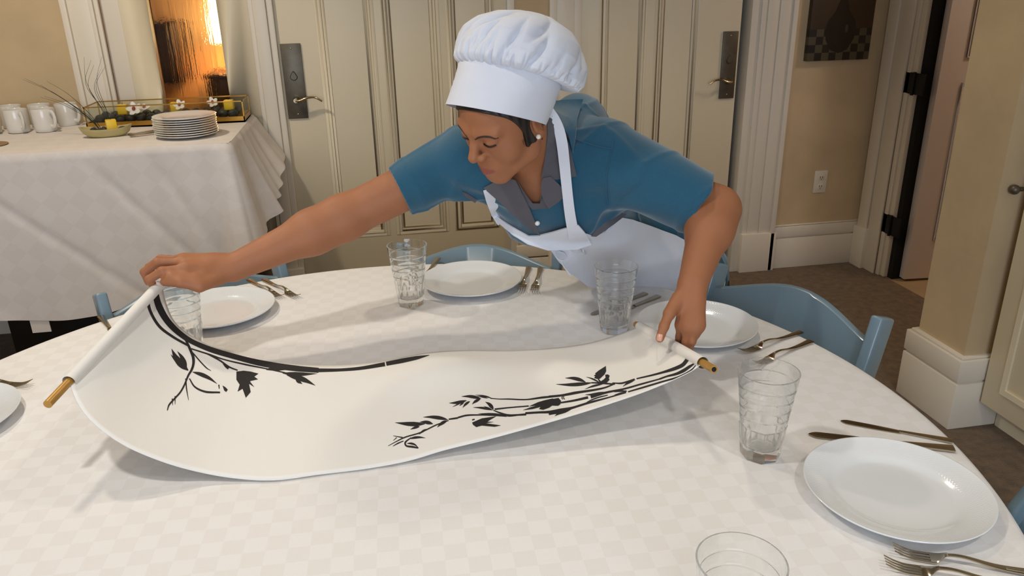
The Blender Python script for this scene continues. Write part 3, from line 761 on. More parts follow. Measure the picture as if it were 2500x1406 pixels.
for i in range(len(path) - 1):
    for k in range(NV):
        a = i * (NV + 1) + k; b = a + NV + 1; F.append((a, a + 1, b + 1, b))
n0 = len(V)
nx_, ny_ = 60, 14
for i in range(nx_ + 1):
    for j in range(ny_ + 1):
        x = BX0 + (BX1 - BX0) * i / nx_; y = BY0 + (BY1 - BY0) * j / ny_
        if i == nx_ and j == 0: x -= .006; y += .006
        V.append((x, y, BZ + .003 + .0012 * math.sin(x * 9 + y * 5) * (0 < i < nx_ and 0 < j < ny_))); UVs.append((x - BX0, y - BY0))
for i in range(nx_):
    for j in range(ny_):
        a = n0 + i * (ny_ + 1) + j; F.append((a, a + ny_ + 1, a + ny_ + 2, a + 1))
me = new_mesh('buffet_cloth', V, F); ul = me.uv_layers.new(name='UVMap')
for lp in me.loops: ul.data[lp.index].uv = UVs[lp.vertex_index]
tag(obj('buffet_cloth', me, M_BCLOTH), 'long white cloth with a diamond weave draped over the buffet table', 'tablecloth')
q = MB().box((-1.31, 2.948, .29), (-1.245, 2.952, .35)).obj('cloth_tag', M_TAG); tag(q, 'small white tag hanging at the hem of the buffet cloth', 'tag')
tag(MB().box((-1.45, 3.08, 0), (-.75, 3.55, .40)).box((-1.47, 3.06, .40), (-.73, 3.57, .43)).obj('storage_bin', M_BLACKM, bevel=.01), 'black storage bin on the floor under the buffet', 'bin')

BZT = BZ + .004
# ---- mugs
M_MUG = material('white_mug_glaze', (222, 218, 210), .2, coat=.4)
def make_mug():
    t = thing('coffee_mug', '', 'mug')
    MB().lathe([(0, .002), (.033, .002), (.036, 0), (.039, .004), (.0415, .015), (.0425, .05), (.0425, .088), (.0415, .0905), (.0395, .088), (.039, .05), (.037, .012), (0, .008)], 40).obj('cup', M_MUG, t, smooth=True)
    c = crom([(.040, 0, .076), (.058, 0, .080), (.069, 0, .066), (.068, 0, .040), (.056, 0, .022), (.040, 0, .022)], 22)
    MB().tube(c, .0052, 10, flat=1.5).obj('handle', M_MUG, t, smooth=True)
    return t
MUG = [(-1.288, 3.455, 'white mug at the right end of the front row on the buffet'), (-1.392, 3.462, 'white mug second from the right in the front row on the buffet'), (-1.500, 3.468, 'white mug at the left edge in the front row on the buffet'),
       (-1.248, 3.595, 'white mug at the right end of the back row against the wall'), (-1.352, 3.60, 'white mug in the middle of the back row against the wall'), (-1.462, 3.60, 'white mug at the left of the back row against the wall')]
M0 = make_mug()
for i, (x, y, lab) in enumerate(MUG):
    o = M0 if i == 0 else copy_tree(M0)
    o.location = (x, y, BZT); o.rotation_euler = (0, 0, math.radians([-38, -52, -42, -32, -40, -35][i])); tag(o, lab, 'mug', 'white mugs on the buffet')
# ---- stack of side plates
def side_plate():
    return MB().lathe([(0, .004), (.06, .004), (.068, .006), (.085, .0095), (.108, .0135), (.1145, .015), (.1155, .0142), (.113, .0118), (.09, .0062), (.07, .0012), (.064, 0), (0, .001)], 56).mesh('side_plate', True)
SPM = side_plate(); SPM.materials.append(M_PORC)
pos = ['bottom', 'second from bottom', 'third from bottom', 'fourth from bottom', 'middle', 'fourth from top', 'third from top', 'second from top', 'top']
for i in range(9):
    o = obj('side_plate', SPM, None, None, (-.690 + random.uniform(-.002, .002), 3.165 + random.uniform(-.002, .002), BZT + i * .0082))
    tag(o, 'white side plate in the buffet stack, ' + ('the ' + pos[i] if i < 8 else 'the topmost one'), 'plate', 'stacked side plates on the buffet')
# ---- serving pieces lying beside the stack
def flat_handle(L, w0, w1):
    m = MB(); xs = np.linspace(0, L, 18); u = xs / L
    smooth_strip(m, xs, w0 + (w1 - w0) * u, .002 + .006 * np.sin(u * 3), np.full(18, .004)); return m
for i, (x, y, a, L_, lab) in enumerate([(-.918, 3.226, 29, .22, 'steel serving handle left of the plate stack, farther one'), (-.905, 3.194, 29, .2, 'steel serving handle left of the plate stack, nearer the table edge')]):
    t = thing('serving_tongs' if i == 0 else 'serving_fork' if i == 1 else 'serving_spoon', lab, 'utensil', (x, y, BZT + .001 + (.006 if i == 2 else 0)), math.radians(a), 'serving pieces beside the plate stack')
    flat_handle(L_, .018, .010).obj('handle', M_STEEL, t, smooth=True)
    mm = MB(); smooth_strip(mm, np.linspace(L_, L_ + .06, 8), .010 + .022 * np.sin(np.linspace(0, 3.1, 8)), np.full(8, .003), np.full(8, .003)); mm.obj('head', M_STEEL, t, smooth=True)
t = thing('butter_knife', 'steel knife tip poking out right of the plate stack', 'knife', (-.575, 3.24, BZT), math.radians(175), None)
m = MB(); smooth_strip(m, np.linspace(0, .11, 12), .004 + .012 * np.sqrt(np.linspace(0, 1, 12)), np.full(12, .0012), np.full(12, .0016)); m.obj('blade', M_STEEL, t, smooth=True)
m = MB(); smooth_strip(m, np.linspace(.11, .2, 10), np.full(10, .013), np.full(10, .0012), np.full(10, .004)); m.obj('handle', M_STEEL, t, smooth=True)
# ---- brass and glass trough
tx0, tx1, ty0, ty1, th = -1.135, -.515, 3.452, 3.64, .088
tr = thing('display_tray', 'long brass framed glass trough at the back of the buffet', 'tray', (tx0, ty0, BZT))
lx, ly = tx1 - tx0, ty1 - ty0
MB().box((0, 0, 0), (lx, ly, .006)).box((0, 0, 0), (lx, .004, .024)).box((0, ly - .004, 0), (lx, ly, .024)).obj('brass_base', M_BRASS, tr)
m = MB(); e = .0045
for x in (0, lx - e):
    for y in (0, ly - e): m.box((x, y, .02), (x + e, y + e, th))
for y in (0, ly - e): m.box((0, y, th - e), (lx, y + e, th))
for x in (0, lx - e): m.box((x, 0, th - e), (x + e, ly, th)); m.box((x, 0, .0), (x + e, ly, .024))
m.obj('brass_frame', M_BRASS, tr)
for nme, bx in (('glass_side', ((.004, .001, .024), (lx - .004, .003, th - .004))), ('glass_side', ((.004, ly - .003, .024), (lx - .004, ly - .001, th - .004))), ('glass_side', ((.001, .004, .024), (.003, ly - .004, th - .004))), ('glass_side', ((lx - .003, .004, .024), (lx - .001, ly - .004, th - .004)))):
    MB().box(*bx).obj(nme, M_TRAYGLASS, tr)
rs = random.Random(3)
def pebble(x, y, z, s, name='pebble'):
    m = MB(); m.sphere((0, 0, 0), 1, 9)
    ph = [rs.uniform(0, 6) for _ in range(3)]
    m.v = [(a * s[0] * (1 + .08 * math.sin(3 * b + ph[0])), b * s[1] * (1 + .08 * math.sin(3 * c + ph[1])), c * s[2]) for a, b, c in m.v]
    o = m.obj(name, M_STONE, smooth=True); o.location = (x, y, z); o.rotation_euler = (rs.uniform(-.2, .2), rs.uniform(-.2, .2), rs.uniform(0, 3)); return o
k = 0
for i in range(14):
    for j in range(2):
        x = tx0 + .040 + i * .0405; y = ty0 + .05 + j * .085
        z = BZT + .006 + .0215
        o = pebble(x + rs.uniform(-.003, .003), y + rs.uniform(-.008, .008), z + rs.uniform(0, .004), (.0185, .022, .0200)); 
        tag(o, 'dark pebble in the %s row of the brass trough, %s' % (('front', 'back')[j], ['at the left end', 'second from the left end', 'third from the left end', 'fourth from the left end', 'fifth from the left end', 'left of the middle', 'just left of the middle', 'just right of the middle', 'right of the middle', 'fifth from the right end', 'fourth from the right end', 'third from the right end', 'second from the right end', 'at the right end'][i]), 'pebble', 'pebbles in the brass trough')
def candle(x, y, z, r, h, lab, rz=0, square=True):
    t = thing('candle', lab, 'candle', (x, y, z), rz)
    if square: MB().box((-r, -r, 0), (r, r, h)).obj('wax', M_WICK, t, bevel=.003)
    else: MB().lathe([(0, 0), (r, 0), (r, h), (r - .003, h + .001), (0, h - .002)], 24).obj('wax', M_WICK, t, smooth=True)
    MB().tube([(0, 0, h - .002), (.001, 0, h + .008)], .001, 6).obj('wick', M_BLACKM, t)
for i, (x, lab) in enumerate([(-.585, 'yellow candle in the brass trough right of the plate stack'), (-.80, 'yellow candle in the brass trough left of the plate stack'), (-1.01, 'yellow candle in the brass trough behind the grass sprays')]):
    candle(x, ty0 + .092, BZT + .042, .019, .040, lab)
def orchid(x, y, z, s, lab, tilt):
    t = thing('orchid_bloom', lab, 'flower', (x, y, z), 0, 'white orchid blooms in the trough'); t.rotation_euler = (tilt, 0, rs.uniform(-.3, .3))
    for a in range(5):
        an = 2 * math.pi * a / 5 + .3
        m = MB(); m.sphere((0, 0, 0), 1, 8); m.v = [(p[0] * .014 * s, p[1] * .020 * s, p[2] * .0022 + .004 * (p[1] + .3) ** 2) for p in m.v]
        c, s_ = math.cos(an), math.sin(an)
        m.v = [((px_ * c - (py_ + .019 * s) * s_), (px_ * s_ + (py_ + .019 * s) * c), pz_) for px_, py_, pz_ in m.v]
        m.obj('petal', M_PETALW, t, smooth=True)
    MB().sphere((0, 0, .006), .009 * s, 8, (1, 1.3, .8)).obj('lip', M_PETALR, t, smooth=True)
orchid(-.955, ty0 + .05, BZT + .066, 0.8, 'white orchid bloom with red lip left of the plate stack', math.radians(55))
orchid(-.925, ty0 + .09, BZT + .064, .7, 'white orchid bloom lying low beside the upright one', math.radians(20))
orchid(-.775, ty0 + .05, BZT + .074, .66, 'white orchid bloom with red lip above the left of the plate stack', math.radians(50))
orchid(-.648, ty0 + .08, BZT + .076, .6, 'white orchid bloom peeping over the right of the plate stack', math.radians(60))
# ---- leaf shaped dish with pebbles, candle and grass
dx, dy = -1.0, 3.245
m = MB(); V = []; F = []; n = 40; rings = [(0, .004), (.35, .004), (.6, .008), (.85, .020), (1, .031), (1.01, .034), (.97, .033), (.82, .023), (.58, .012), (0, .008)]
rings = [(0, 0), (.55, 0), (.7, .004), (.88, .016), (1, .030), (1.005, .033), (.96, .031), (.84, .019), (.64, .008), (0, .006)]
for i in range(n):
    a = 2 * math.pi * i / n; R = (.077 + .012 * abs(math.cos(a)) ** 3); 
    for r, z in rings: V.append((R * r * math.cos(a) * 1.05, R * r * math.sin(a) * .62, z + (.010 * abs(math.cos(a)) ** 4 if r > .9 else 0)))
for i in range(n):
    for j in range(len(rings) - 1):
        a, b_ = i * len(rings) + j, ((i + 1) % n) * len(rings) + j; F.append((a, b_, b_ + 1, a + 1))
o = m.add(V, F).obj('leaf_dish', M_DISH, smooth=True); o.location = (dx, dy, BZT); o.rotation_euler = (0, 0, .12); tag(o, 'tan leaf shaped dish holding pebbles, a candle and grass sprays', 'dish')
for i, (x, y, lab) in enumerate([(-.046, 0, 'dark pebble at the left end of the tan dish'), (-.012, .018, 'dark pebble behind the candle in the tan dish'), (-.016, -.016, 'dark pebble left of the candle in the tan dish'), (.058, .004, 'dark pebble at the right end of the tan dish')]):
    tag(pebble(dx + x, dy + y, BZT + .022, (.021, .014, .014)), lab, 'pebble', 'pebbles in the tan dish')
candle(dx + .024, dy - .006, BZT + .012, .0185, .052, 'yellow square candle standing in the tan dish', .35)
for g, (base, tip, bend, lab) in enumerate([((-.995, 3.255), (-1.03, 3.27, 1.235), -.02, 'upright spray of dark grass blades in the tan dish'), ((-1.02, 3.26), (-1.20, 3.30, 1.16), -.03, 'leaning spray of dark grass blades in the tan dish, toward the mugs')]):
    t = thing('grass_spray', lab, 'plant', (base[0], base[1], BZT + .014))
    for i in range(6):
        sx = rs.uniform(-.035, .045); sz = rs.uniform(-.05, .03)
        e_ = np.array([tip[0] + sx - base[0], tip[1] - base[1] + rs.uniform(-.03, .03), tip[2] + sz - BZT])
        mid = e_ * .55 + np.array([bend + .012 * (i - 2.5) / 3, 0, .03])
        c = crom([(0 + .002 * i - .005, 0, 0), e_ * .22 + np.array([.006, 0, .01]), mid, e_ + np.array([.02 * (g == 0) - .03 * (g == 1), 0, -.012])], 16)
        MB().tube(c, np.linspace(.0014, .00035, 16), 5).obj('blade', M_LEAF, t, smooth=True)
o = MB().lathe([(0, 0), (.07, 0), (.072, .002), (0, .003)], 32).obj('coaster', material('brown_coaster', (150, 120, 84), .6), smooth=True); o.location = (-1.40, 3.175, BZT); tag(o, 'round brown coaster at the left edge on the buffet', 'coaster')
# ================================================================== the scroll being laid out
FAR = [((395, 690), .925), ((404, 735), .895), ((430, 790), .858), ((500, 838), .812), ((600, 872), .782), ((700, 888), .770), ((800, 893), .764), ((920, 886), .760), ((1040, 868), .758), ((1150, 860), .758), ((1300, 856), .760), ((1420, 842), .766), ((1500, 820), .774), ((1562, 797), .787)]
NEAR = [((168, 932), .888), ((190, 985), .868), ((225, 1030), .850), ((300, 1085), .820), ((400, 1128), .790), ((490, 1153), .768), ((580, 1168), .757), ((670, 1172), .754), ((780, 1158), .754), ((900, 1143), .754), ((1000, 1124), .757), ((1080, 1100), .764), ((1200, 1070), .776), ((1330, 1034), .790), ((1450, 998), .803), ((1590, 950), .826), ((1690, 905), .85), ((1716, 886), .862)]
NSC, NTC = 150, 34
fc = crom([atZ(p, z) for p, z in FAR], NSC); nc = crom([atZ(p, z) for p, z in NEAR], NSC)
# even out by arc length
def resample(c, n):
    d = np.r_[0, np.cumsum(np.linalg.norm(np.diff(c, axis=0), axis=1))]; t = np.linspace(0, d[-1], n)
    return np.stack([np.interp(t, d, c[:, k]) for k in range(3)], 1)
fc = resample(fc, NSC); nc = resample(nc, NSC)
G_ = np.zeros((NSC, NTC, 3)); S_ = np.linspace(0, 1, NSC)
for j in range(NTC):
    t = j / (NTC - 1); G_[:, j] = fc * (1 - t) + nc * t
    bulge = math.sin(math.pi * t)
    lift = .020 * np.exp(-((S_ - .60) / .10) ** 2) * math.exp(-((t - .22) / .2) ** 2) + .012 * np.exp(-((S_ - .80) / .08) ** 2) * math.exp(-((t - .35) / .25) ** 2)
    sag = (-.020 * bulge * np.exp(-(S_ / .22) ** 2) - .010 * bulge * np.exp(-((1 - S_) / .14) ** 2)) * (1 - np.exp(-(S_ / .06) ** 2)) * (1 - np.exp(-((1 - S_) / .05) ** 2))
    G_[:, j, 2] += lift + sag
G_[:, :, 2] = np.maximum(G_[:, :, 2], TZ + .0035)
scroll = thing('scroll_banner', 'white cloth scroll printed with black bamboo, lifted over the table by her hands', 'scroll', tuple(G_[NSC // 2, NTC // 2]))
SL = np.array(scroll.location)
v, f = solid_grid(G_, .0012)
sm = new_mesh('cloth', v - SL, f)
obj('cloth', sm, M_SCROLL, scroll)
sheet_v = G_.reshape(-1, 3); sheet_f = [(i * NTC + j, (i + 1) * NTC + j, (i + 1) * NTC + j + 1, i * NTC + j + 1) for i in range(NSC - 1) for j in range(NTC - 1)]
BV = BVHTree.FromPolygons([Vector(x) for x in sheet_v], sheet_f)
sheet_px = np.array([toPx(x) for x in sheet_v])
def on_scroll(p):
    r = ray(p); r = r / np.linalg.norm(r)
    h = BV.ray_cast(Vector(CC), Vector(r))
    if h[0] is None:
        i = int(np.argmin(((sheet_px - np.array(p)) ** 2).sum(1))); h2 = BV.find_nearest(Vector(sheet_v[i])); return sheet_v[i], np.array(h2[1]), r
    return np.array(h[0]), np.array(h[1]), r
ink = MB()
ink_all = [ink]
def lift_pt(p):
    q, n, r = on_scroll(p)
    if n.dot(r) > 0: n = -n
    return q + n * .0011
def stroke(pts, widths, n=None):
    """brush stroke in photo pixels with a width in pixels at each point"""
    P = crom([(x, y) for x, y in pts], n or max(10, 9 * len(pts))); w = np.interp(np.linspace(0, 1, len(P)), np.linspace(0, 1, len(widths)), widths)
    T = np.gradient(P, axis=0); T /= np.linalg.norm(T, axis=1, keepdims=True) + 1e-9; Nn = np.stack([-T[:, 1], T[:, 0]], 1)
    V = []; F = []
    for p, q, ww in zip(P, Nn, w):
        for s in (-.5, -.17, .17, .5): V.append(lift_pt(p + q * ww * s))
    for i in range(len(P) - 1):
        for j in range(3): F.append((i * 4 + j, i * 4 + j + 1, i * 4 + j + 5, i * 4 + j + 4))
    ink.add(V, F)
def leaf(a, b, w, bend=0):
    a = np.array(a, float); b = np.array(b, float); d = b - a; n = np.array([-d[1], d[0]]) / (np.linalg.norm(d) + 1e-9)
    pts = [a, a + d * .3 + n * bend * .7, a + d * .65 + n * bend * .8, b]
    stroke(pts, [w * .12, w * .75, w, w * .85, w * .45, .4], 14)
def blob(poly):
    V = [lift_pt(p) for p in poly]; c = lift_pt(np.mean(np.array(poly, float), axis=0)); n = len(V)
    # sub-divide towards the centre so the patch follows the cloth
    R = []; cen = np.mean(np.array(poly, float), axis=0)
    for k in (1, .66, .33): R += [lift_pt(cen + (np.array(p) - cen) * k) for p in poly]
    R.append(c)
    F = []
    for k in range(2):
        for i in range(n): F.append((k * n + i, k * n + (i + 1) % n, (k + 1) * n + (i + 1) % n, (k + 1) * n + i))
    for i in range(n): F.append((2 * n + i, 2 * n + (i + 1) % n, 3 * n))
    ink.add(R, F)
# --- left bough (pixels of the photograph)
stroke([(377, 706), (386, 745), (410, 787), (452, 825), (503, 850), (560, 868), (640, 888), (720, 900), (778, 905)], [14, 17, 15, 12, 13, 13, 15, 14, 12])
stroke([(778, 905), (830, 904), (880, 900), (940, 890)], [9, 7, 8, 10]); stroke([(943, 889), (985, 881), (1020, 874), (1048, 868)], [10, 11, 9, 1])
stroke([(358, 728), (366, 760), (388, 797), (420, 822), (460, 845)], [8, 7, 7, 6, 5])
stroke([(448, 822), (462, 850), (472, 878), (469, 900), (459, 918), (450, 940), (440, 958), (425, 975), (412, 990), (408, 1003)], [4, 6, 7, 6, 5, 4, 4, 4, 4, 2])
stroke([(460, 846), (468, 868), (470, 890), (463, 910)], [2, 3, 3, 2])
stroke([(453, 925), (455, 950), (460, 978)], [3, 3, 1]); stroke([(420, 974), (421, 990)], [3, 1]); stroke([(427, 968), (427, 988)], [3, 1])
stroke([(470, 862), (490, 885), (505, 900), (515, 906)], [3, 3, 3, 1])
stroke([(466, 852), (510, 866), (545, 878), (600, 891), (655, 902), (700, 912), (735, 922)], [3, 4, 3, 4, 3, 3, 1])
stroke([(500, 862), (535, 880), (560, 897), (580, 905)], [3, 4, 4, 3])
blob([(543, 889), (556, 894), (560, 898), (556, 903), (550, 898)])
leaf((459, 905), (418, 852), 17, -6); leaf((455, 900), (432, 858), 11, 3); leaf((450, 894), (416, 866), 9, -3)
leaf((470, 909), (530, 938), 10, -5); stroke([(462, 925), (475, 945), (500, 957), (537, 959)], [3, 4, 5, 4])
blob([(543, 942), (550, 946), (556, 952), (552, 958), (547, 954)]); stroke([(534, 940), (535, 950)], [3, 2])
blob([(577, 908), (595, 906), (612, 908), (631, 913), (616, 917), (630, 927), (612, 922), (611, 933), (621, 946), (608, 938), (612, 958), (600, 972), (592, 950), (580, 957), (585, 940), (577, 928)])
leaf((690, 912), (774, 913), 10, 2); leaf((700, 916), (770, 942), 14, -4); leaf((722, 928), (738, 938), 8, 0); leaf((655, 900), (705, 902), 5, 1)
stroke([(650, 903), (672, 905), (700, 903), (730, 902)], [2, 2, 2, 1])
# --- right boughs
ink = MB(); ink_all.append(ink)
def z6(x, y): return (1340 + x / 6.25, 840 + y / 6.25)
def z5(x, y): return (900 + x / 4.808, 830 + y / 4.808)
stroke([z6(*p) for p in ((2120, 235), (2050, 320), (1950, 370), (1800, 420), (1600, 475), (1340, 535))], [9, 9, 8, 5, 4, 3])
stroke([z6(*p) for p in ((2240, 292), (2150, 350), (2060, 410), (1950, 460), (1800, 500), (1690, 540))], [2, 7, 8, 6, 4, 4])
stroke([z6(*p) for p in ((1690, 540), (1400, 620), (1150, 690), (880, 745), (640, 815))], [3, 4, 4, 5, 7])
stroke([z6(*p) for p in ((600, 820), (400, 865), (190, 900), (60, 920))], [6, 5, 4, 2])
stroke([z6(*p) for p in ((2245, 330), (2180, 400), (2000, 500), (1700, 590), (1450, 665), (1210, 735))], [2, 4, 4, 4, 4, 3])
stroke([z6(*p) for p in ((1180, 745), (900, 825), (600, 905), (340, 985), (100, 1050), (0, 1075))], [3, 3, 5, 5, 7, 5])
stroke([z6(*p) for p in ((1310, 540), (1200, 580), (1100, 605), (970, 598))], [3, 4, 4, 2]); leaf(z6(1320, 550), z6(1130, 655), 6, 2)
stroke([z6(*p) for p in ((1010, 610), (860, 670), (700, 705), (400, 750), (200, 785), (0, 805))], [3, 4, 5, 6, 4, 4])
stroke([z6(*p) for p in ((1010, 618), (870, 608), (760, 600), (650, 596))], [3, 4, 4, 3])
leaf(z6(660, 596), z6(110, 620), 9, -3); leaf(z6(560, 585), z6(250, 525), 9, 4); leaf(z6(780, 598), z6(570, 508), 4, 2); leaf(z6(830, 615), z6(550, 695), 5, 2)
blob([z6(*p) for p in ((870, 340), (875, 420), (850, 470), (780, 535), (745, 540), (690, 525), (710, 500), (685, 490), (715, 470), (705, 455), (760, 410))])
stroke([z6(*p) for p in ((755, 540), (775, 570), (800, 600))], [3, 4, 5])
blob([z6(*p) for p in ((860, 475), (900, 468), (930, 490), (915, 530), (928, 550), (890, 590), (850, 612), (800, 605), (785, 580), (840, 545), (870, 515))])
leaf(z6(890, 740), z6(555, 780), 8, -2); stroke([z6(*p) for p in ((1190, 725), (1090, 725), (1000, 735))], [3, 4, 2]); leaf(z6(1180, 740), z6(1000, 780), 4, 0)
stroke([z6(*p) for p in ((900, 785), (760, 820), (650, 860), (570, 900))], [2, 3, 3, 1])
leaf(z6(340, 1000), z6(90, 1105), 10, 3); leaf(z6(250, 1020), z6(0, 1090), 9, 2)
stroke([z6(*p) for p in ((210, 800), (200, 830), (215, 850))], [2, 2, 2]); stroke([z6(*p) for p in ((230, 800), (225, 830), (245, 850))], [2, 2, 2])
blob([z5(*p) for p in ((2150, 700), (2230, 685), (2260, 720), (2250, 760), (2225, 778), (2190, 750), (2120, 800), (2050, 825), (2000, 815), (2020, 790), (1930, 815), (1810, 830), (1900, 795), (2060, 755))])
blob([z5(*p) for p in ((2070, 712), (2160, 692), (2200, 705), (2120, 745), (1980, 775), (1880, 785), (1990, 735))])
stroke([z5(*p) for p in ((1640, 698), (1850, 704), (2040, 680), (2300, 655), (2500, 615))], [3, 3, 5, 3, 5])
stroke([z5(*p) for p in ((1430, 690), (1530, 698), (1640, 698))], [2, 2, 3]); leaf(z5(1450, 690), z5(1250, 650), 4, 2); leaf(z5(1400, 690), z5(1260, 665), 3, 1)
leaf(z5(1320, 695), z5(1090, 668), 8, 3); leaf(z5(1310, 700), z5(1215, 760), 7, 2); leaf(z5(1150, 715), z5(945, 745), 8, -2); leaf(z5(1190, 725), z5(1105, 800), 6, 2); leaf(z5(1100, 735), z5(985, 790), 3, 0); leaf(z5(1120, 735), z5(1065, 778), 4, 0)
stroke([z5(*p) for p in ((1480, 818), (1640, 800), (1880, 780))], [4, 3, 3]); leaf(z5(1465, 822), z5(1370, 732), 9, 3); leaf(z5(1460, 828), z5(1228, 797), 6, 2); leaf(z5(1440, 815), z5(1350, 782), 3, 0)
stroke([z5(*p) for p in ((1465, 830), (1540, 860), (1640, 890), (1750, 885), (1850, 878))], [2, 4, 6, 4, 5])
stroke([z5(*p) for p in ((1840, 865), (2000, 855), (2120, 850), (2260, 825), (2380, 800), (2500, 770))], [5, 5, 6, 7, 4, 3])
stroke([z5(*p) for p in ((1620, 895), (1480, 888), (1280, 885), (1150, 890), (1050, 915))], [5, 4, 3, 4, 4]); leaf(z5(1600, 890), z5(1285, 870), 6, 1)
stroke([z5(*p) for p in ((1050, 920), (980, 930), (940, 935))], [4, 4, 3]); leaf(z5(930, 940), z5(640, 910), 9, 3); leaf(z5(925, 950), z5(805, 1030), 8, 2)
stroke([z5(*p) for p in ((940, 950), (800, 1000), (600, 1095), (420, 1150), (230, 1248))], [2, 3, 3, 3, 1]); leaf(z5(660, 990), z5(310, 975), 11, -2); leaf(z5(755, 990), z5(600, 968), 9, 2); leaf(z5(600, 1020), z5(490, 1055), 6, 1)
leaf(z5(680, 1050), z5(590, 1115), 5, 1); leaf(z5(480, 1165), z5(668, 1155), 6, -3); stroke([z5(*p) for p in ((500, 1150), (430, 1210), (440, 1245), (520, 1260), (585, 1272))], [2, 4, 4, 5, 3]); leaf(z5(450, 1220), z5(585, 1270), 5, -5)
stroke([z5(*p) for p in ((410, 1190), (340, 1220), (285, 1252))], [2, 3, 1]); stroke([z5(*p) for p in ((400, 1150), (290, 1130))], [3, 1]); stroke([z5(*p) for p in ((330, 1150), (290, 1185))], [2, 1])
blob([z5(*p) for p in ((1215, 975), (1260, 955), (1330, 925), (1500, 900), (1380, 945), (1345, 962), (1475, 967), (1370, 982), (1460, 1005), (1555, 1008), (1480, 1024), (1330, 1010), (1290, 1020), (1265, 1028), (1225, 1000))])
stroke([z5(*p) for p in ((1215, 945), (1245, 935))], [3, 3])
for k_, lb in zip(ink_all, ('black ink bamboo bough at the lifted end', 'black ink bamboo stems and birds at the right end')):
    k_.v = [tuple(np.array(x) - SL) for x in k_.v]
    o = k_.obj('bamboo_print', M_INK, scroll, smooth=True); o['label'] = lb
# rods in the hems
def rod(a, b, name_end0, r=.0078):
    a = np.array(a); b = np.array(b); d = (b - a) / np.linalg.norm(b - a)
    return a, b, d
for near_px, near_z, far_px, far_z, row in (((105, 990), .880, (393, 690), .925, 0), ((1757, 905), .872, (1545, 787), .787, NSC - 1)):
    a, b = atZ(near_px, near_z), atZ(far_px, far_z)
    hem = [G_[row, j] for j in range(NTC)]
    d = (hem[-1] - hem[0]) / np.linalg.norm(hem[-1] - hem[0])
    if row == 0: ends = (hem[0] - d * .012, hem[-1] + d * .062)
    else: ends = (hem[0] - d * .025, hem[-1] + d * .046)
    m = MB(); m.tube([ends[0] - SL, ends[1] - SL], .0068, 14)
    k = m.obj('rod', M_RODWOOD, scroll, smooth=True); k['label'] = 'golden rod through the hem'
    if row: MB().tube([ends[1] - d * .001 - SL, ends[1] + d * .0005 - SL], .0042, 14).obj('rod_hollow_shade', M_BLACKM, scroll)  # black disc paints the dark hollow in the rod end
    # fabric sleeve round the rod
    m = MB(); m.tube([p - SL + np.array([0, 0, 0]) for p in hem], .0105, 16, caps=False); m.obj('hem_sleeve', M_SCROLL, scroll, smooth=True)
# ================================================================== the cook
# ---- distance fields, blended and turned into one continuous mesh
def V3(*a): return np.array(a, dtype=np.float64)
def f_cap(p, a, b, ra, rb):
    ab = b - a; t = np.clip(((p - a) @ ab) / (ab @ ab), 0, 1)
    return np.linalg.norm(p - a - t[:, None] * ab, axis=1) - (ra + (rb - ra) * t)
def f_ell(p, c, r, M=None):
    q = p - c
    if M is not None: q = q @ M
    k0 = np.linalg.norm(q / r, axis=1); k1 = np.linalg.norm(q / (np.array(r) ** 2), axis=1)
    return k0 * (k0 - 1) / np.maximum(k1, 1e-9)
def f_chain(p, pts, rs, k=.004):
    d = None
    for i in range(len(pts) - 1):
        e = f_cap(p, pts[i], pts[i + 1], rs[i], rs[i + 1]); d = e if d is None else smin(d, e, k)
    return d
def smin(a, b, k):
    h = np.clip(.5 + .5 * (b - a) / k, 0, 1); return b * (1 - h) + a * h - k * h * (1 - h)
def smax(a, b, k): return -smin(-a, -b, k)
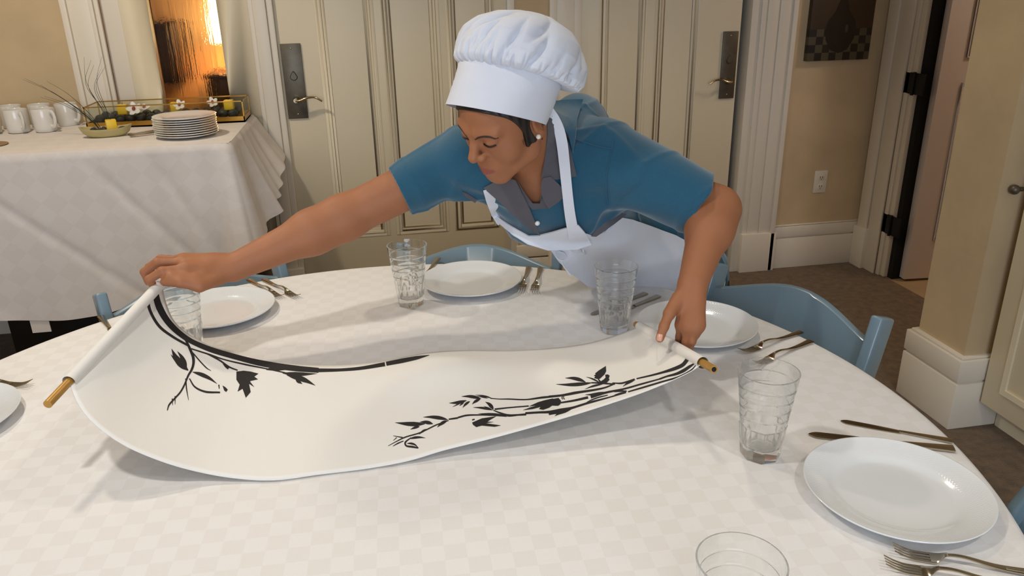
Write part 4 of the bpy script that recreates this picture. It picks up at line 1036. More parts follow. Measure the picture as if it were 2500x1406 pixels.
def surface_nets(fn, lo, hi, h, n=12):
    lo = np.array(lo, float); hi = np.array(hi, float)
    nb = np.maximum(1, np.ceil((hi - lo) / (h * n)).astype(int))
    bi = np.stack(np.meshgrid(*[np.arange(k) for k in nb], indexing='ij'), -1).reshape(-1, 3)
    cen = lo + (bi + .5) * h * n
    d = fn(cen); keep = np.abs(d) < h * n * .9 + 3 * h
    bi = bi[keep]
    g = np.stack(np.meshgrid(*[np.arange(n + 1)] * 3, indexing='ij'), -1).reshape(-1, 3)
    ids_all = []; pos_all = []; quads = []
    dims = nb * n + 2
    def cid(c): return (c[..., 0] * dims[1] + c[..., 1]) * dims[2] + c[..., 2]
    for s in range(0, len(bi), 40):
        B = bi[s:s + 40]
        ci = (B[:, None] * n + g[None]); P = lo + ci * h
        F = fn(P.reshape(-1, 3)).reshape(len(B), n + 1, n + 1, n + 1); I = F < 0
        # cells
        cnt = np.zeros((len(B), n, n, n)); acc = np.zeros((len(B), n, n, n, 3))
        corners = [(a, b, c) for a in (0, 1) for b in (0, 1) for c in (0, 1)]
        def sub(A, o): return A[:, o[0]:o[0] + n, o[1]:o[1] + n, o[2]:o[2] + n]
        for ax in range(3):
            for o in corners:
                if o[ax]: continue
                o2 = list(o); o2[ax] = 1
                f0, f1 = sub(F, o), sub(F, o2); x = (f0 < 0) != (f1 < 0)
                t = np.where(x, f0 / np.where(x, f0 - f1, 1), 0)
                pos = np.zeros(f0.shape + (3,)); pos += np.array(o); pos[..., ax] += t
                acc += pos * x[..., None]; cnt += x
        m = cnt > 0
        b_, i_, j_, k_ = np.nonzero(m)
        cell = B[b_] * n + np.stack([i_, j_, k_], 1)
        ids_all.append(cid(cell)); pos_all.append(lo + (cell + acc[m] / cnt[m][:, None]) * h)
        for ax in range(3):
            o2 = [0, 0, 0]; o2[ax] = 1
            f0, f1 = sub(I, (0, 0, 0)), sub(I, o2); x = f0 != f1
            b_, i_, j_, k_ = np.nonzero(x)
            c = B[b_] * n + np.stack([i_, j_, k_], 1)
            u, v = (ax + 1) % 3, (ax + 2) % 3
            eu = np.zeros(3, int); eu[u] = 1; ev = np.zeros(3, int); ev[v] = 1
            q = np.stack([cid(c - eu - ev), cid(c - ev), cid(c), cid(c - eu)], 1)
            flip = ~f0[x]
            q[flip] = q[flip][:, ::-1]
            ok = (c[:, u] > 0) & (c[:, v] > 0); quads.append(q[ok])
    ids = np.concatenate(ids_all); pos = np.concatenate(pos_all); Q = np.concatenate(quads)
    uq, first = np.unique(ids, return_index=True)
    loc = np.searchsorted(uq, Q); loc = np.clip(loc, 0, len(uq) - 1)
    good = (uq[loc] == Q).all(1)
    return pos[first], loc[good]
def relax(V, Q, it=2, lam=.5):
    for _ in range(it):
        A = np.zeros_like(V); c = np.zeros(len(V))
        for a in range(4):
            for b in ((a + 1) % 4, (a - 1) % 4):
                np.add.at(A, Q[:, a], V[Q[:, b]]); np.add.at(c, Q[:, a], 1)
        m = c > 0; V = V.copy(); V[m] += lam * (A[m] / c[m][:, None] - V[m])
    return V
def wrinkle(p, f, a, ph=0):
    return a * (np.sin(p @ V3(f, .35 * f, -.2 * f) + ph + 1.4 * np.sin(p @ V3(.3 * f, -.5 * f, .6 * f) + 1.7 * ph)) * .6 + np.sin(p @ V3(-.4 * f, .9 * f, .7 * f) + 2.3 + ph) * .4)

# ---- pose (positions measured from the photograph)
HT = V3(.257, 1.504, 1.244)
HM = np.array([[-0.577, -0.732, -0.363], [0.805, -0.435, -0.403], [0.137, -0.524, 0.84]])
u_, _, v_ = np.linalg.svd(HM); HM = u_ @ v_
def H(x, y, z): return HT + HM @ V3(x, y, z)           # head space: x her right, y forward, z up
PV, WA = V3(.795, 1.965, .72), V3(.665, 1.850, .85)
CHS = atD((1368, 470), 1.78); NB = atD((1372, 345), 1.72)
SHR, ELR, WRR = atD((1112, 398), 1.70), atD((835, 534), 1.67), atD((572, 652), 1.61)
SHL, ELL, WRL = atD((1512, 405), 1.65), atD((1748, 512), 1.62), atD((1692, 690), 1.50)
UPT = (CHS - WA) / np.linalg.norm(CHS - WA)
LAT = SHL - SHR; LAT = LAT - UPT * LAT.dot(UPT); LAT /= np.linalg.norm(LAT)
FRT = np.cross(LAT, UPT); FRT *= -1 if FRT[1] > 0 else 1
TM = np.stack([LAT, FRT, UPT], 1)
lp = V3(.66, -.75, 0); lp /= np.linalg.norm(lp)
PM_ = np.stack([lp, np.cross(lp, [0, 0, 1.]) * 1.0, V3(0, 0, 1)], 1)
WM_ = TM + PM_ * (1 if PM_[:, 1].dot(FRT) > 0 else -1) * .6; u_, _, v_ = np.linalg.svd(WM_); WM_ = u_ @ v_
HA = RC @ V3(math.sin(math.radians(11.5)) * .985, -math.cos(math.radians(11.5)) * .985, -.16); HA /= np.linalg.norm(HA)
HC = atD((1211, 281), 1.505)                                     # centre of the hat's lower rim
HU = RC @ V3(1, 0, 0); HU = HU - HA * HU.dot(HA); HU /= np.linalg.norm(HU); HW = np.cross(HA, HU)   # HW points away from the viewer or towards it
if HW.dot(CC - HC) < 0: HW = -HW
def f_torso(p):
    d = f_ell(p, CHS, (.146, .092, .158), TM)
    d = smin(d, f_cap(p, SHR * .8 + CHS * .2 + UPT * .02, SHL * .8 + CHS * .2 + UPT * .02, .062, .066), .06)
    d = smin(d, f_cap(p, NB - UPT * .02, CHS * .5 + (SHR + SHL) * .25, .072, .09), .06)
    d = smin(d, f_cap(p, atD((1408, 296), 1.80), atD((1440, 420), 1.86), .055, .075), .06)
    d = smin(d, f_cap(p, CHS + UPT * .03, WA, .080, .095), .05)
    d = smin(d, f_ell(p, WA, (.135, .100, .09), WM_), .05)
    d = smin(d, f_ell(p, PV, (.165, .115, .13), PM_), .09)
    d = smin(d, f_cap(p, WA, PV, .090, .105), .06)
    # bust
    for s in (-1, 1): d = smin(d, f_ell(p, CHS + LAT * .070 * s + FRT * .055 + UPT * .010, (.058, .052, .058), TM), .035)
    return d
# head ---------------------------------------------------------------
def f_head(p, ears=True):
    q = (p - HT) @ HM
    ax = np.abs(q[:, 0]); s = np.stack([ax, q[:, 1], q[:, 2]], 1)      # mirrored half
    d = f_ell(q, V3(0, -.022, .040), (.073, .088, .086))
    d = smin(d, f_ell(q, V3(0, .022, .018), (.064, .064, .066)), .03)
    d = smin(d, f_ell(q, V3(0, .032, -.042), (.054, .052, .064)), .03)
    d = smin(d, f_cap(s, V3(.054, -.004, -.040), V3(.047, .010, -.072), .014, .014), .03)
    d = smin(d, f_cap(s, V3(.047, .010, -.072), V3(.014, .066, -.103), .014, .013), .03)
    d = smin(d, f_ell(q, V3(0, .072, -.102), (.021, .018, .017)), .020)
    d = smin(d, f_ell(s, V3(.040, .052, -.036), (.024, .024, .026)), .022)            # cheeks
    d = smin(d, f_cap(s, V3(.012, .083, .016), V3(.045, .070, .016), .009, .008), .016)  # brow
    d = smax(d, -f_ell(s, V3(.032, .095, .0015), (.017, .015, .0105)), .012)          # sockets
    d = smin(d, f_ell(s, V3(.031, .0735, .0008), (.0150, .0130, .0118)), .006)        # lids over the eyeballs
    d = smin(d, f_ell(q, V3(0, .070, -.070), (.031, .026, .026)), .018)               # muzzle
    nose = f_chain(q, [V3(0, .082, .012), V3(0, .094, -.010), V3(0, .1065, -.028)], [.0075, .0080, .0105], .006)
    nose = smin(nose, f_ell(s, V3(.0128, .0955, -.0325), (.0074, .0095, .0068)), .006)
    d = smin(d, nose, .011)
    d = smax(d, -f_ell(s, V3(.0065, .102, -.0420), (.0034, .0050, .0036)), .003)      # nostrils
    d = smin(d, f_cap(s, V3(0, .0965, -.0655), V3(.021, .0845, -.0685), .0052, .0026), .006)   # upper lip
    d = smin(d, f_cap(s, V3(0, .0945, -.0760), V3(.019, .0845, -.0705), .0058, .0026), .006)   # lower lip
    d = smax(d, -f_cap(s, V3(0, .1030, -.0706), V3(.022, .0900, -.0697), .0014, .0008), .0025)  # mouth line
    # ears
    e = f_ell(s, V3(.0735, -.014, -.016), (.0070, .0170, .0290), None)
    e = smin(e, f_ell(s, V3(.0715, -.006, -.042), (.0060, .0085, .0095)), .006)
    e = smax(e, -f_ell(s, V3(.0805, -.010, -.014), (.0050, .0090, .0165)), .005)
    if ears: d = smin(d, e, .006)
    t = (p - HC) @ HA; rad = np.linalg.norm((p - HC) - t[:, None] * HA, axis=1)
    return np.where(t > -.01, smax(d, rad - (.0935 + .5 * np.maximum(0, -t)), .012), d)
NKT, NKB = H(0, -.030, -.055), NB - UPT * .035
def f_neck(p):
    d = f_cap(p, NKT, NKB, .051, .056)
    return smin(d, f_cap(p, H(0, .020, -.085), NB * .55 + CHS * .45 + FRT * .055, .026, .030), .05)
# arms ---------------------------------------------------------------
def f_arm(p, sh, el, wr, rs):
    mid = el + (wr - el) * .28
    d = f_cap(p, sh, el, rs[0], rs[1]); d = smin(d, f_cap(p, el, mid, rs[1], rs[2]), .03)
    return smin(d, f_cap(p, mid, wr, rs[2], rs[3]), .03)
# right hand: closed over the far end of the left rod
def P_(x, y, d): return atD((x, y), d)
RH = dict(
    index=[P_(455, 656, 1.555), P_(396, 662, 1.535), P_(364, 682, 1.535), P_(376, 700, 1.55)],
    middle=[P_(448, 642, 1.575), P_(384, 640, 1.56), P_(353, 664, 1.565), P_(362, 688, 1.575)],
    ring=[P_(446, 636, 1.595), P_(392, 632, 1.60), P_(364, 652, 1.60), P_(374, 676, 1.60)],
    little=[P_(452, 634, 1.615), P_(410, 632, 1.63), P_(386, 646, 1.63), P_(392, 664, 1.625)],
    thumb=[P_(535, 680, 1.585), P_(487, 699, 1.545), P_(440, 690, 1.53), P_(402, 688, 1.533)])
LH = dict(
    index=[P_(1664, 792, 1.470), P_(1660, 822, 1.478), P_(1655, 846, 1.505), P_(1642, 852, 1.53)],
    middle=[P_(1679, 799, 1.455), P_(1676, 833, 1.458), P_(1668, 858, 1.485), P_(1655, 862, 1.51)],
    ring=[P_(1694, 800, 1.450), P_(1689, 833, 1.450), P_(1680, 856, 1.475), P_(1667, 860, 1.50)],
    little=[P_(1706, 793, 1.452), P_(1698, 818, 1.455), P_(1688, 838, 1.475), P_(1678, 844, 1.495)],
    thumb=[P_(1655, 728, 1.475), P_(1634, 765, 1.455), P_(1621, 797, 1.445), P_(1611, 826, 1.437)])
def f_hand(p, hd, wr, fw, palm_r, web=0):
    idx, lit, mid, rng_, th = hd['index'], hd['little'], hd['middle'], hd['ring'], hd['thumb']
    d = f_cap(p, wr, wr * .6 + (idx[0] + lit[0]) * .2, palm_r * 1.25, palm_r * 1.3)
    for f_ in (idx, mid, rng_, lit):
        d = smin(d, f_cap(p, wr * .72 + f_[0] * .28, f_[0], palm_r, palm_r * .78), .014)
    d = smin(d, f_cap(p, wr * .55 + th[0] * .45, th[1], palm_r * .95, fw * 1.15), .014)
    d = smin(d, f_chain(p, th, [fw * 1.4, fw * 1.15, fw * 1.08, fw * .92], .004), .007)
    if web: d = smin(d, f_cap(p, idx[0] * .55 + wr * .45, th[1] * .8 + idx[0] * .2, web, web * .8), .012); d = smin(d, f_cap(p, th[1] * .6 + idx[0] * .4, th[2] * .5 + idx[1] * .5 + (idx[1] - th[1]) * .0, web * 1.0, web * .8), .010)
    fi = None
    for f_, k in ((idx, 1), (mid, 1.02), (rng_, .96), (lit, .86)):
        e = f_chain(p, f_, [fw * 1.05 * k, fw * k, fw * .92 * k, fw * .80 * k], .003)
        fi = e if fi is None else smin(fi, e, .0022)
    return smin(d, fi, .008)
def f_body(p):
    d = smin(f_torso(p) + .006, f_neck(p), .03)
    d = smin(d, f_arm(p, SHR, ELR, WRR, (.050, .0455, .0440, .0285)), .03)
    d = smin(d, f_arm(p, SHL, ELL, WRL, (.052, .0450, .0440, .0285)), .03)
    d = smin(d, f_hand(p, RH, WRR, .0090, .0190, .013), .012)
    d = smin(d, f_hand(p, LH, WRL, .0084, .0165), .012)
    # legs under the trousers
    for s in (-1, 1):
        hp = PV + lp * .085 * s - V3(0, 0, .06); d = smin(d, f_chain(p, [hp, hp + V3(.02, .03, -.30), hp + V3(.03, .06, -.60)], [.078, .055, .038], .03), .04)
    hd = f_head(p)
    return smin(d, hd, .012)
# evaluated in pieces so that each piece of the figure only costs its own volume
BODY_LO, BODY_HI = (-.50, 1.18, .06), (1.02, 2.16, 1.42)
bv, bq = surface_nets(f_body, BODY_LO, BODY_HI, .0030)
# finer face and hands come from the same field; move the vertices exactly onto it
def snap(fn, V, it=3):
    e = 4e-4
    for _ in range(it):
        d = fn(V); g = np.stack([(fn(V + V3(*(e if k == a else 0 for k in range(3)))) - d) / e for a in range(3)], 1)
        V = V - (d / np.maximum((g * g).sum(1), .2))[:, None] * g * .9
    return V
bv = relax(bv, bq, 1, .4); bv = snap(f_body, bv, 2)
person = thing('person', 'woman in a tall white chef hat, blue shirt and white apron leaning across the table', 'person', (PV[0] + .02, PV[1] + .06, 0))
PL = np.array(person.location)
bme = new_mesh('body', bv - PL, bq)
q = (bv - HT) @ HM; ax_ = np.abs(q[:, 0])
skin = np.array(s2l((160, 105, 72))); lipc = np.array(s2l((148, 82, 70))); deep = np.array(s2l((140, 86, 62)))
tint = np.tile(skin, (len(bv), 1))
lm = np.clip(1.6 - f_cap(np.stack([ax_, q[:, 1], q[:, 2]], 1), V3(0, .1, -.0708), V3(.019, .087, -.0700), .0085, .0035) / .0018, 0, 1) * (q[:, 1] > .06)
tint = tint * (1 - lm[:, None]) + lipc * lm[:, None]
lid = np.clip(1.2 - np.abs(f_ell(np.stack([ax_, q[:, 1], q[:, 2]], 1), V3(.031, .078, .004), (.019, .014, .013))) / .004, 0, .7) * (q[:, 1] > .04) * (q[:, 2] < .03)  # eyelid creases darkened, shading put into the skin tint
tint = tint * (1 - lid[:, None] * .5) + deep * lid[:, None] * .5
ca = bme.color_attributes.new('tint', 'FLOAT_COLOR', 'POINT')
ca.data.foreach_set('color', np.c_[tint, np.ones(len(tint))].astype(np.float32).ravel())
body = obj('body', bme, M_SKIN, person)
BB = BVHTree.FromPolygons([Vector(x) for x in bv], bq.tolist())

# ---- shirt ---------------------------------------------------------
def march(fn, p):
    r = ray(p); r = r / np.linalg.norm(r); t = 1.1
    for _ in range(90):
        d = fn((CC + r * t)[None])[0]
        if d < 2e-4: break
        t += max(d * .8, 2e-4)
    return CC + r * t
NECKLINE = [march(lambda q: f_torso(q) - .010, q) for q in ((1300, 350), (1290, 400), (1290, 448), (1306, 500))]              # bottom of the open neck
HEMR = SHR + (ELR - SHR) * .50; AXR = (ELR - SHR) / np.linalg.norm(ELR - SHR)
HEML = SHL + (ELL - SHL) * .86; AXL = (ELL - SHL) / np.linalg.norm(ELL - SHL)
def f_shirt_solid(p):
    d = f_torso(p) - .010
    r = f_cap(p, SHR - AXR * .02 + UPT * .005, HEMR + AXR * .05, .072, .052)
    l = f_cap(p, SHL - AXL * .03 + UPT * .006, HEML + AXL * .06, .080, .064)
    fold = .0022 * np.sin(((p - SHR) @ AXR) * 70 + 2 * np.sin(p @ V3(14, 21, 12)))
    r = r + fold * (np.abs((p - HEMR) @ AXR + .06) < .10)
    # turned-up cuff of the right sleeve
    t = (p - HEMR) @ AXR
    r = r - .0030 * np.clip((t + .042) / .006, 0, 1)
    d = smin(d, r, .03); d = smin(d, l, .035)
    d = d + wrinkle(p, 19, .0040) + wrinkle(p, 43, .0018, 2)
    def cr(q, a): return -a * np.exp(-(np.sin(q) / .16) ** 2)
    d = d + cr(p @ V3(15, 24, -9) + 1.5 * np.sin(p @ V3(7, -4, 9)), .0032) + cr(p @ V3(-17, 9, 21) + 1.1 * np.sin(p @ V3(5, 11, -6)) + .8, .0026)
    # pulls from the armpits
    for c, a in ((atD((1500, 470), 1.62), V3(-.6, 0, -.5)), (atD((1160, 440), 1.66), V3(.7, 0, -.3))):
        w = np.exp(-((p - c) ** 2).sum(1) / .09 ** 2); d = d + .0035 * w * np.sin((p - c) @ np.cross(a, FRT) * 150)
    return d
def f_shirt(p):
    o = f_shirt_solid(p)
    d = np.maximum(o, -(o + .0085))
    d = np.maximum(d, (p - HEMR) @ AXR)                           # sleeve hems
    dl = (p - HEML) @ AXL; near = np.linalg.norm(p - HEML, axis=1) < .16
    dl = dl + .004 * np.sin(p @ V3(40, 10, 60))
    d = np.where(near, np.maximum(d, dl), d)
    nearR = np.linalg.norm(p - HEMR, axis=1) < .16
    d = np.where(nearR | (((p - HEMR) @ AXR) < 0), d, .05)
    farL = (~near) & (((p - HEML) @ AXL) > 0) & (((p - SHL) @ AXL) > 0) & (p[:, 0] > .55) & (np.linalg.norm(np.cross(p - SHL, AXL), axis=1) < .12)
    d = np.where(farL, .05, d)
    d = np.maximum(d, -f_cap(p, H(0, -.02, -.06), NB + FRT * .02 - UPT * .005, .055, .060))   # neck hole
    d = np.maximum(d, -f_chain(p, NECKLINE, (.050, .040, .031, .011), .01))                  # open front
    return np.maximum(d, .66 - p[:, 2] + 0 * d)
sv, sq = surface_nets(f_shirt, (-.10, 1.28, .60), (1.05, 2.16, 1.34), .0030)
sv = relax(sv, sq, 3, .45)
shirt = obj('shirt', new_mesh('shirt', sv - PL, sq), M_SHIRT, person); shirt['label'] = 'teal blue short sleeved shirt'
# garments lie on the outer surface of the shirt
tv, tq = surface_nets(lambda p: np.minimum(f_shirt_solid(p), f_torso(p) - .012), (-.10, 1.28, .40), (1.05, 2.16, 1.34), .0055)
BT = BVHTree.FromPolygons([Vector(x) for x in tv], tq.tolist())
BN = BVHTree.FromPolygons([Vector(x) for x in np.vstack([tv, bv])], tq.tolist() + (bq + len(tv)).tolist())
def hit(p, bvh=None):
    r = ray(p); r = r / np.linalg.norm(r); h = (bvh or BT).ray_cast(Vector(CC), Vector(r))
    return None if h[0] is None else depth(h[0])
def fill_poly(poly, step):
    """points and triangles that fill a polygon in the photo frame"""
    P = [np.array(p, float) for p in poly]; B = []
    for a, b in zip(P, P[1:] + P[:1]):
        k = max(1, int(np.linalg.norm(b - a) / step))
        for i in range(k): B.append(a + (b - a) * i / k)
    nb_ = len(B); Bn = np.array(B)
    def inside(q):
        x, y = q; c = False
        for (x0, y0), (x1, y1) in zip(Bn, np.roll(Bn, -1, 0)):
            if (y0 > y) != (y1 > y) and x < (x1 - x0) * (y - y0) / (y1 - y0) + x0: c = not c
        return c
    lo, hi = Bn.min(0), Bn.max(0); I = []
    for a, x in enumerate(np.arange(lo[0], hi[0], step)):
        for y in np.arange(lo[1] + (a % 2) * step / 2, hi[1], step):
            if inside((x, y)) and np.min(np.hypot(Bn[:, 0] - x, Bn[:, 1] - y)) > step * .55: I.append((x, y))
    pts = [Vector(q) for q in list(B) + I]
    from mathutils.geometry import delaunay_2d_cdt
    co, _, fa, *_r = delaunay_2d_cdt(pts, [], [list(range(nb_))], 1, 1e-4)
    out = np.array([c[:] for c in co]); tri = []
    for f in fa:
        f = list(f); a = out[f]
        if (a[1][0] - a[0][0]) * (a[2][1] - a[0][1]) - (a[1][1] - a[0][1]) * (a[2][0] - a[0][0]) < 0: f = f[::-1]
        tri.append(tuple(f))
    adj = [set() for _ in out]
    for t in tri:
        for a in t: adj[a] |= set(t) - {a}
    return out, tri, [list(a) or [k] for k, a in enumerate(adj)]
def garment(name, poly, lift, mat, th=.003, step=14, smooth=12, bvh=None, extra=None, parent=None, maxstep=None, pin=None, clamp=True):
    uv, tri, adj = fill_poly(poly, step)
    d = np.array([hit(p, bvh) or np.nan for p in uv]); miss = np.isnan(d)
    if pin:
        for k, (x, y, dd) in enumerate(pin):
            i = np.argmin(((uv - (x, y)) ** 2).sum(1)); d[i] = dd; miss[i] = False
    med = np.nanmedian(d); dd = np.where(miss, med, d)
    for _ in range(80):
        new = np.array([np.mean(dd[a]) for a in adj]); dd = np.where(miss, new, dd)
    for _ in range(smooth): dd = np.array([.5 * dd[i] + .5 * np.mean(dd[a]) for i, a in enumerate(adj)])
    dd = np.where(miss | (not clamp), dd, np.minimum(dd, d)) - lift
    if extra is not None: dd = dd + np.array([extra(p) for p in uv])
    V = np.array([atD(p, k) for p, k in zip(uv, dd)])
    # thickness
    n = len(V); N = np.zeros_like(V)
    for t in tri:
        c = np.cross(V[t[1]] - V[t[0]], V[t[2]] - V[t[0]])
        for i in t: N[i] += c
    N /= np.linalg.norm(N, axis=1, keepdims=True) + 1e-12
    back = V - CC; sgn = np.sign((N * back).sum(1).sum()); N = N * sgn
    if sgn > 0: tri = [t[::-1] for t in tri]
    W2 = V + N * th
    F = [tuple(t) for t in tri] + [tuple(i + n for i in t[::-1]) for t in tri]
    cnt = {}
    for t in tri:
        for a, b in ((t[0], t[1]), (t[1], t[2]), (t[2], t[0])): cnt[(a, b)] = 1
    for a, b in list(cnt):
        if (b, a) not in cnt: F.append((b, a, a + n, b + n))
    me = new_mesh(name, np.vstack([V, W2]) - PL, F)
    try: me.set_sharp_from_angle(angle=math.radians(60))
    except Exception: pass
    return obj(name, me, mat, parent or person)
# collar and side panels
k = garment('lapel', [(1180, 459), (1205, 446), (1240, 437), (1258, 440), (1272, 470), (1290, 505), (1306, 545), (1318, 576), (1285, 553), (1250, 522), (1215, 490)], .010, M_GREYF, .003, 10, 8, parent=shirt); k['label'] = 'charcoal lapel'
k = garment('lapel', [(1321, 448), (1327, 434), (1345, 432), (1366, 452), (1384, 474), (1364, 493), (1340, 510), (1330, 495), (1322, 476)], .012, M_GREYF, .003, 8, 8, parent=shirt); k['label'] = 'charcoal lapel'
k = garment('collar', [(1337, 284), (1352, 292), (1376, 318), (1392, 360), (1408, 430), (1386, 434), (1350, 440), (1326, 450), (1322, 430), (1332, 380), (1338, 330)], .006, M_GREYF, .003, 9, 10, bvh=BN, parent=shirt); k['label'] = 'charcoal collar'
k = garment('collar_back', [(1340, 248), (1380, 243), (1424, 242), (1410, 285), (1404, 340), (1398, 372), (1388, 330), (1370, 304), (1348, 284)], .017, M_SHIRT, .003, 9, 14, bvh=BN, parent=shirt)
k = garment('inner_collar', [(1262, 442), (1275, 470), (1289, 500), (1300, 512), (1325, 510), (1340, 508), (1326, 480), (1318, 497), (1300, 497), (1284, 476)], .001, M_GREYF, .002, 8, 6, parent=shirt)
k = garment('side_panel', [(1502, 516), (1530, 523), (1500, 547), (1456, 578), (1443, 577), (1472, 540)], .010, M_GREYF, .002, 9, 14, parent=shirt, clamp=False); k['label'] = 'charcoal underarm panel'
k = garment('side_panel', [(1128, 468), (1142, 474), (1165, 488), (1160, 496), (1138, 482)], .003, M_GREYF, .002, 7, 4, parent=shirt); k['label'] = 'charcoal underarm panel'
bd = hit((1312, 545)) or 1.62
bp_ = atD((1312, 545), bd - .006)
m = MB(); m.sphere(bp_ - PL, .0055, 10, (1, .6, 1)); m.obj('button', M_PORC, shirt, smooth=True)
# seams: shoulder yoke and sleeve
def seam(pts, lift=.0015, r=.0011):
    P = crom(pts, 6 * len(pts)); m = MB(); m.tube([atD(p, (hit(p) or 1.65) - lift) - PL for p in P], r, 6)
    return m.obj('seam', M_SHIRT, shirt, smooth=True)
seam([(1388, 334), (1420, 345), (1460, 358), (1492, 364)]); seam([(1498, 338), (1490, 380), (1482, 420), (1480, 460), (1484, 500)])
# ---- apron ---------------------------------------------------------
apron_front = garment('apron', [(1336, 600), (1360, 607), (1410, 604), (1437, 592), (1426, 572), (1434, 574), (1450, 579), (1480, 566), (1520, 532), (1545, 536), (1600, 556), (1650, 574), (1672, 586), (1694, 638), (1695, 668), (1696, 724), (1640, 724), (1570, 718), (1500, 710), (1436, 700), (1393, 667), (1365, 640), (1345, 612)], .014, M_WHITEF, .003, 13, 40,
    extra=lambda p: .006 * math.sin((p[0] * .6 + p[1]) * .055) * max(0, min(1, (p[1] - 600) / 60)) - .010 * math.exp(-((p[1] - 655 + (p[0] - 1560) * .25) / 12) ** 2) * (p[0] > 1500))
apron_front['label'] = 'white cotton bib apron'
bd0 = hit((1300, 560)) or 1.62
bib = garment('bib', [(1200, 515), (1213, 527), (1235, 545), (1262, 562), (1290, 577), (1312, 577), (1345, 569), (1378, 559), (1412, 551), (1432, 574), (1444, 598), (1410, 609), (1370, 611), (1338, 611), (1289, 596), (1254, 575), (1224, 551), (1199, 526)], .020, M_WHITEF, .003, 9, 26, parent=apron_front,
    extra=lambda p: -.020 * max(0, min(1, (p[1] - 545 - (p[0] - 1200) * .22) / 45)))
bib['label'] = 'stiff top hem of the apron'
def ribbon(name, pts, w, lift, mat, parent, th=.0025, n=40, bvh=None, fixed=None, relax_=6):
    P = crom(pts, n); T = np.gradient(P, axis=0); T /= np.linalg.norm(T, axis=1, keepdims=True); Nn = np.stack([-T[:, 1], T[:, 0]], 1)
    W_ = np.interp(np.linspace(0, 1, n), np.linspace(0, 1, len(w)), w)
    d = np.array([hit(p, bvh) or np.nan for p in P]) if fixed is None else np.interp(np.linspace(0, 1, n), np.linspace(0, 1, len(fixed)), fixed)
    ok = ~np.isnan(d); d = np.interp(np.arange(n), np.arange(n)[ok], d[ok]) if ok.any() else np.full(n, 1.65)
    for _ in range(relax_): d[1:-1] = .5 * d[1:-1] + .25 * (d[2:] + d[:-2])
    Gd = np.zeros((n, 5, 3))
    for i in range(n):
        for j in range(5): Gd[i, j] = atD(P[i] + Nn[i] * W_[i] * (j / 4 - .5), d[i] - lift)
    v, f = solid_grid(Gd, th); me = new_mesh(name, v - PL, f)
    try: me.set_sharp_from_angle(angle=math.radians(50))
    except Exception: pass
    return obj(name, me, mat, parent)
ribbon('neck_strap', [(1338, 268), (1352, 288), (1364, 314), (1372, 350), (1378, 400), (1384, 460), (1391, 520), (1398, 560), (1402, 580)], [24, 25, 27, 26, 25, 26, 28], .020, M_WHITEF, apron_front, bvh=BN, relax_=24)
ribbon('neck_strap', [(1190, 462), (1200, 490), (1212, 522), (1224, 545)], [22, 26, 24, 20], .012, M_WHITEF, apron_front)
# tie: a small loop and its end
def cord(pts, r, lift):
    P = crom(pts, 30); m = MB(); d = [hit(p) for p in P]; base = np.nanmedian([x for x in d if x] or [1.85])
    m.tube([atD(p, (x or base) - lift) - PL for p, x in zip(P, d)], r, 8, flat=.6); return m.obj('apron_tie', M_WHITEF, apron_front, smooth=True)
cord([(1362, 612), (1378, 618), (1382, 630), (1372, 636), (1360, 630), (1354, 616)], .0032, .022)
cord([(1370, 636), (1376, 648), (1386, 662), (1394, 672)], .0032, .020)
cord([(1412, 606), (1420, 616), (1430, 622), (1424, 612)], .003, .022)
# lower apron and trousers, below the table top
def f_skirt(p):
    o = np.minimum(f_ell(p, PV, (.175, .125, .15), PM_), 9)
    o = smin(o, f_cap(p, PV - V3(0, 0, .03), PV + V3(.03, .06, -.36), .155, .165), .05)
    d = np.maximum(o - .010, -(o - .006)); front = (p - PV) @ V3(-.75, -.66, 0)
    return np.maximum(np.maximum(d, .02 - front), np.maximum(p[:, 2] - .735, .36 - p[:, 2]))
kv, kq_ = surface_nets(f_skirt, (.50, 1.60, .30), (1.05, 2.2, .78), .006)
obj('apron_skirt', new_mesh('apron_skirt', relax(kv, kq_, 2) - PL, kq_), M_WHITEF, apron_front)
def f_trousers(p):
    d = f_ell(p, PV - V3(0, 0, .02), (.172, .122, .13), PM_)
    for s in (-1, 1):
        hp = PV + lp * .085 * s - V3(0, 0, .06); d = smin(d, f_chain(p, [hp, hp + V3(.02, .03, -.30), hp + V3(.03, .06, -.61)], [.092, .072, .062], .03), .03)
    return np.maximum(d, p[:, 2] - .74)
kv, kq_ = surface_nets(f_trousers, (.45, 1.6, .0), (1.15, 2.3, .80), .007)
obj('trousers', new_mesh('trousers', relax(kv, kq_, 2) - PL, kq_), M_TROUSER, person)
for s in (-1, 1):
    c = PV + lp * .085 * s + V3(.03, .06, -PV[2] + .035); m = MB(); m.sphere((0, 0, 0), 1, 10)
    fw_ = V3(-.75, -.66, 0); 
    m.v = [tuple(c - PL + lp * v[0] * .045 + fw_ * (v[1] * .125 + .05) + V3(0, 0, max(-.035, v[2] * .045 * (1.2 - .5 * v[1])))) for v in m.v]
    m.obj('shoe', M_SHOE, person, smooth=True)
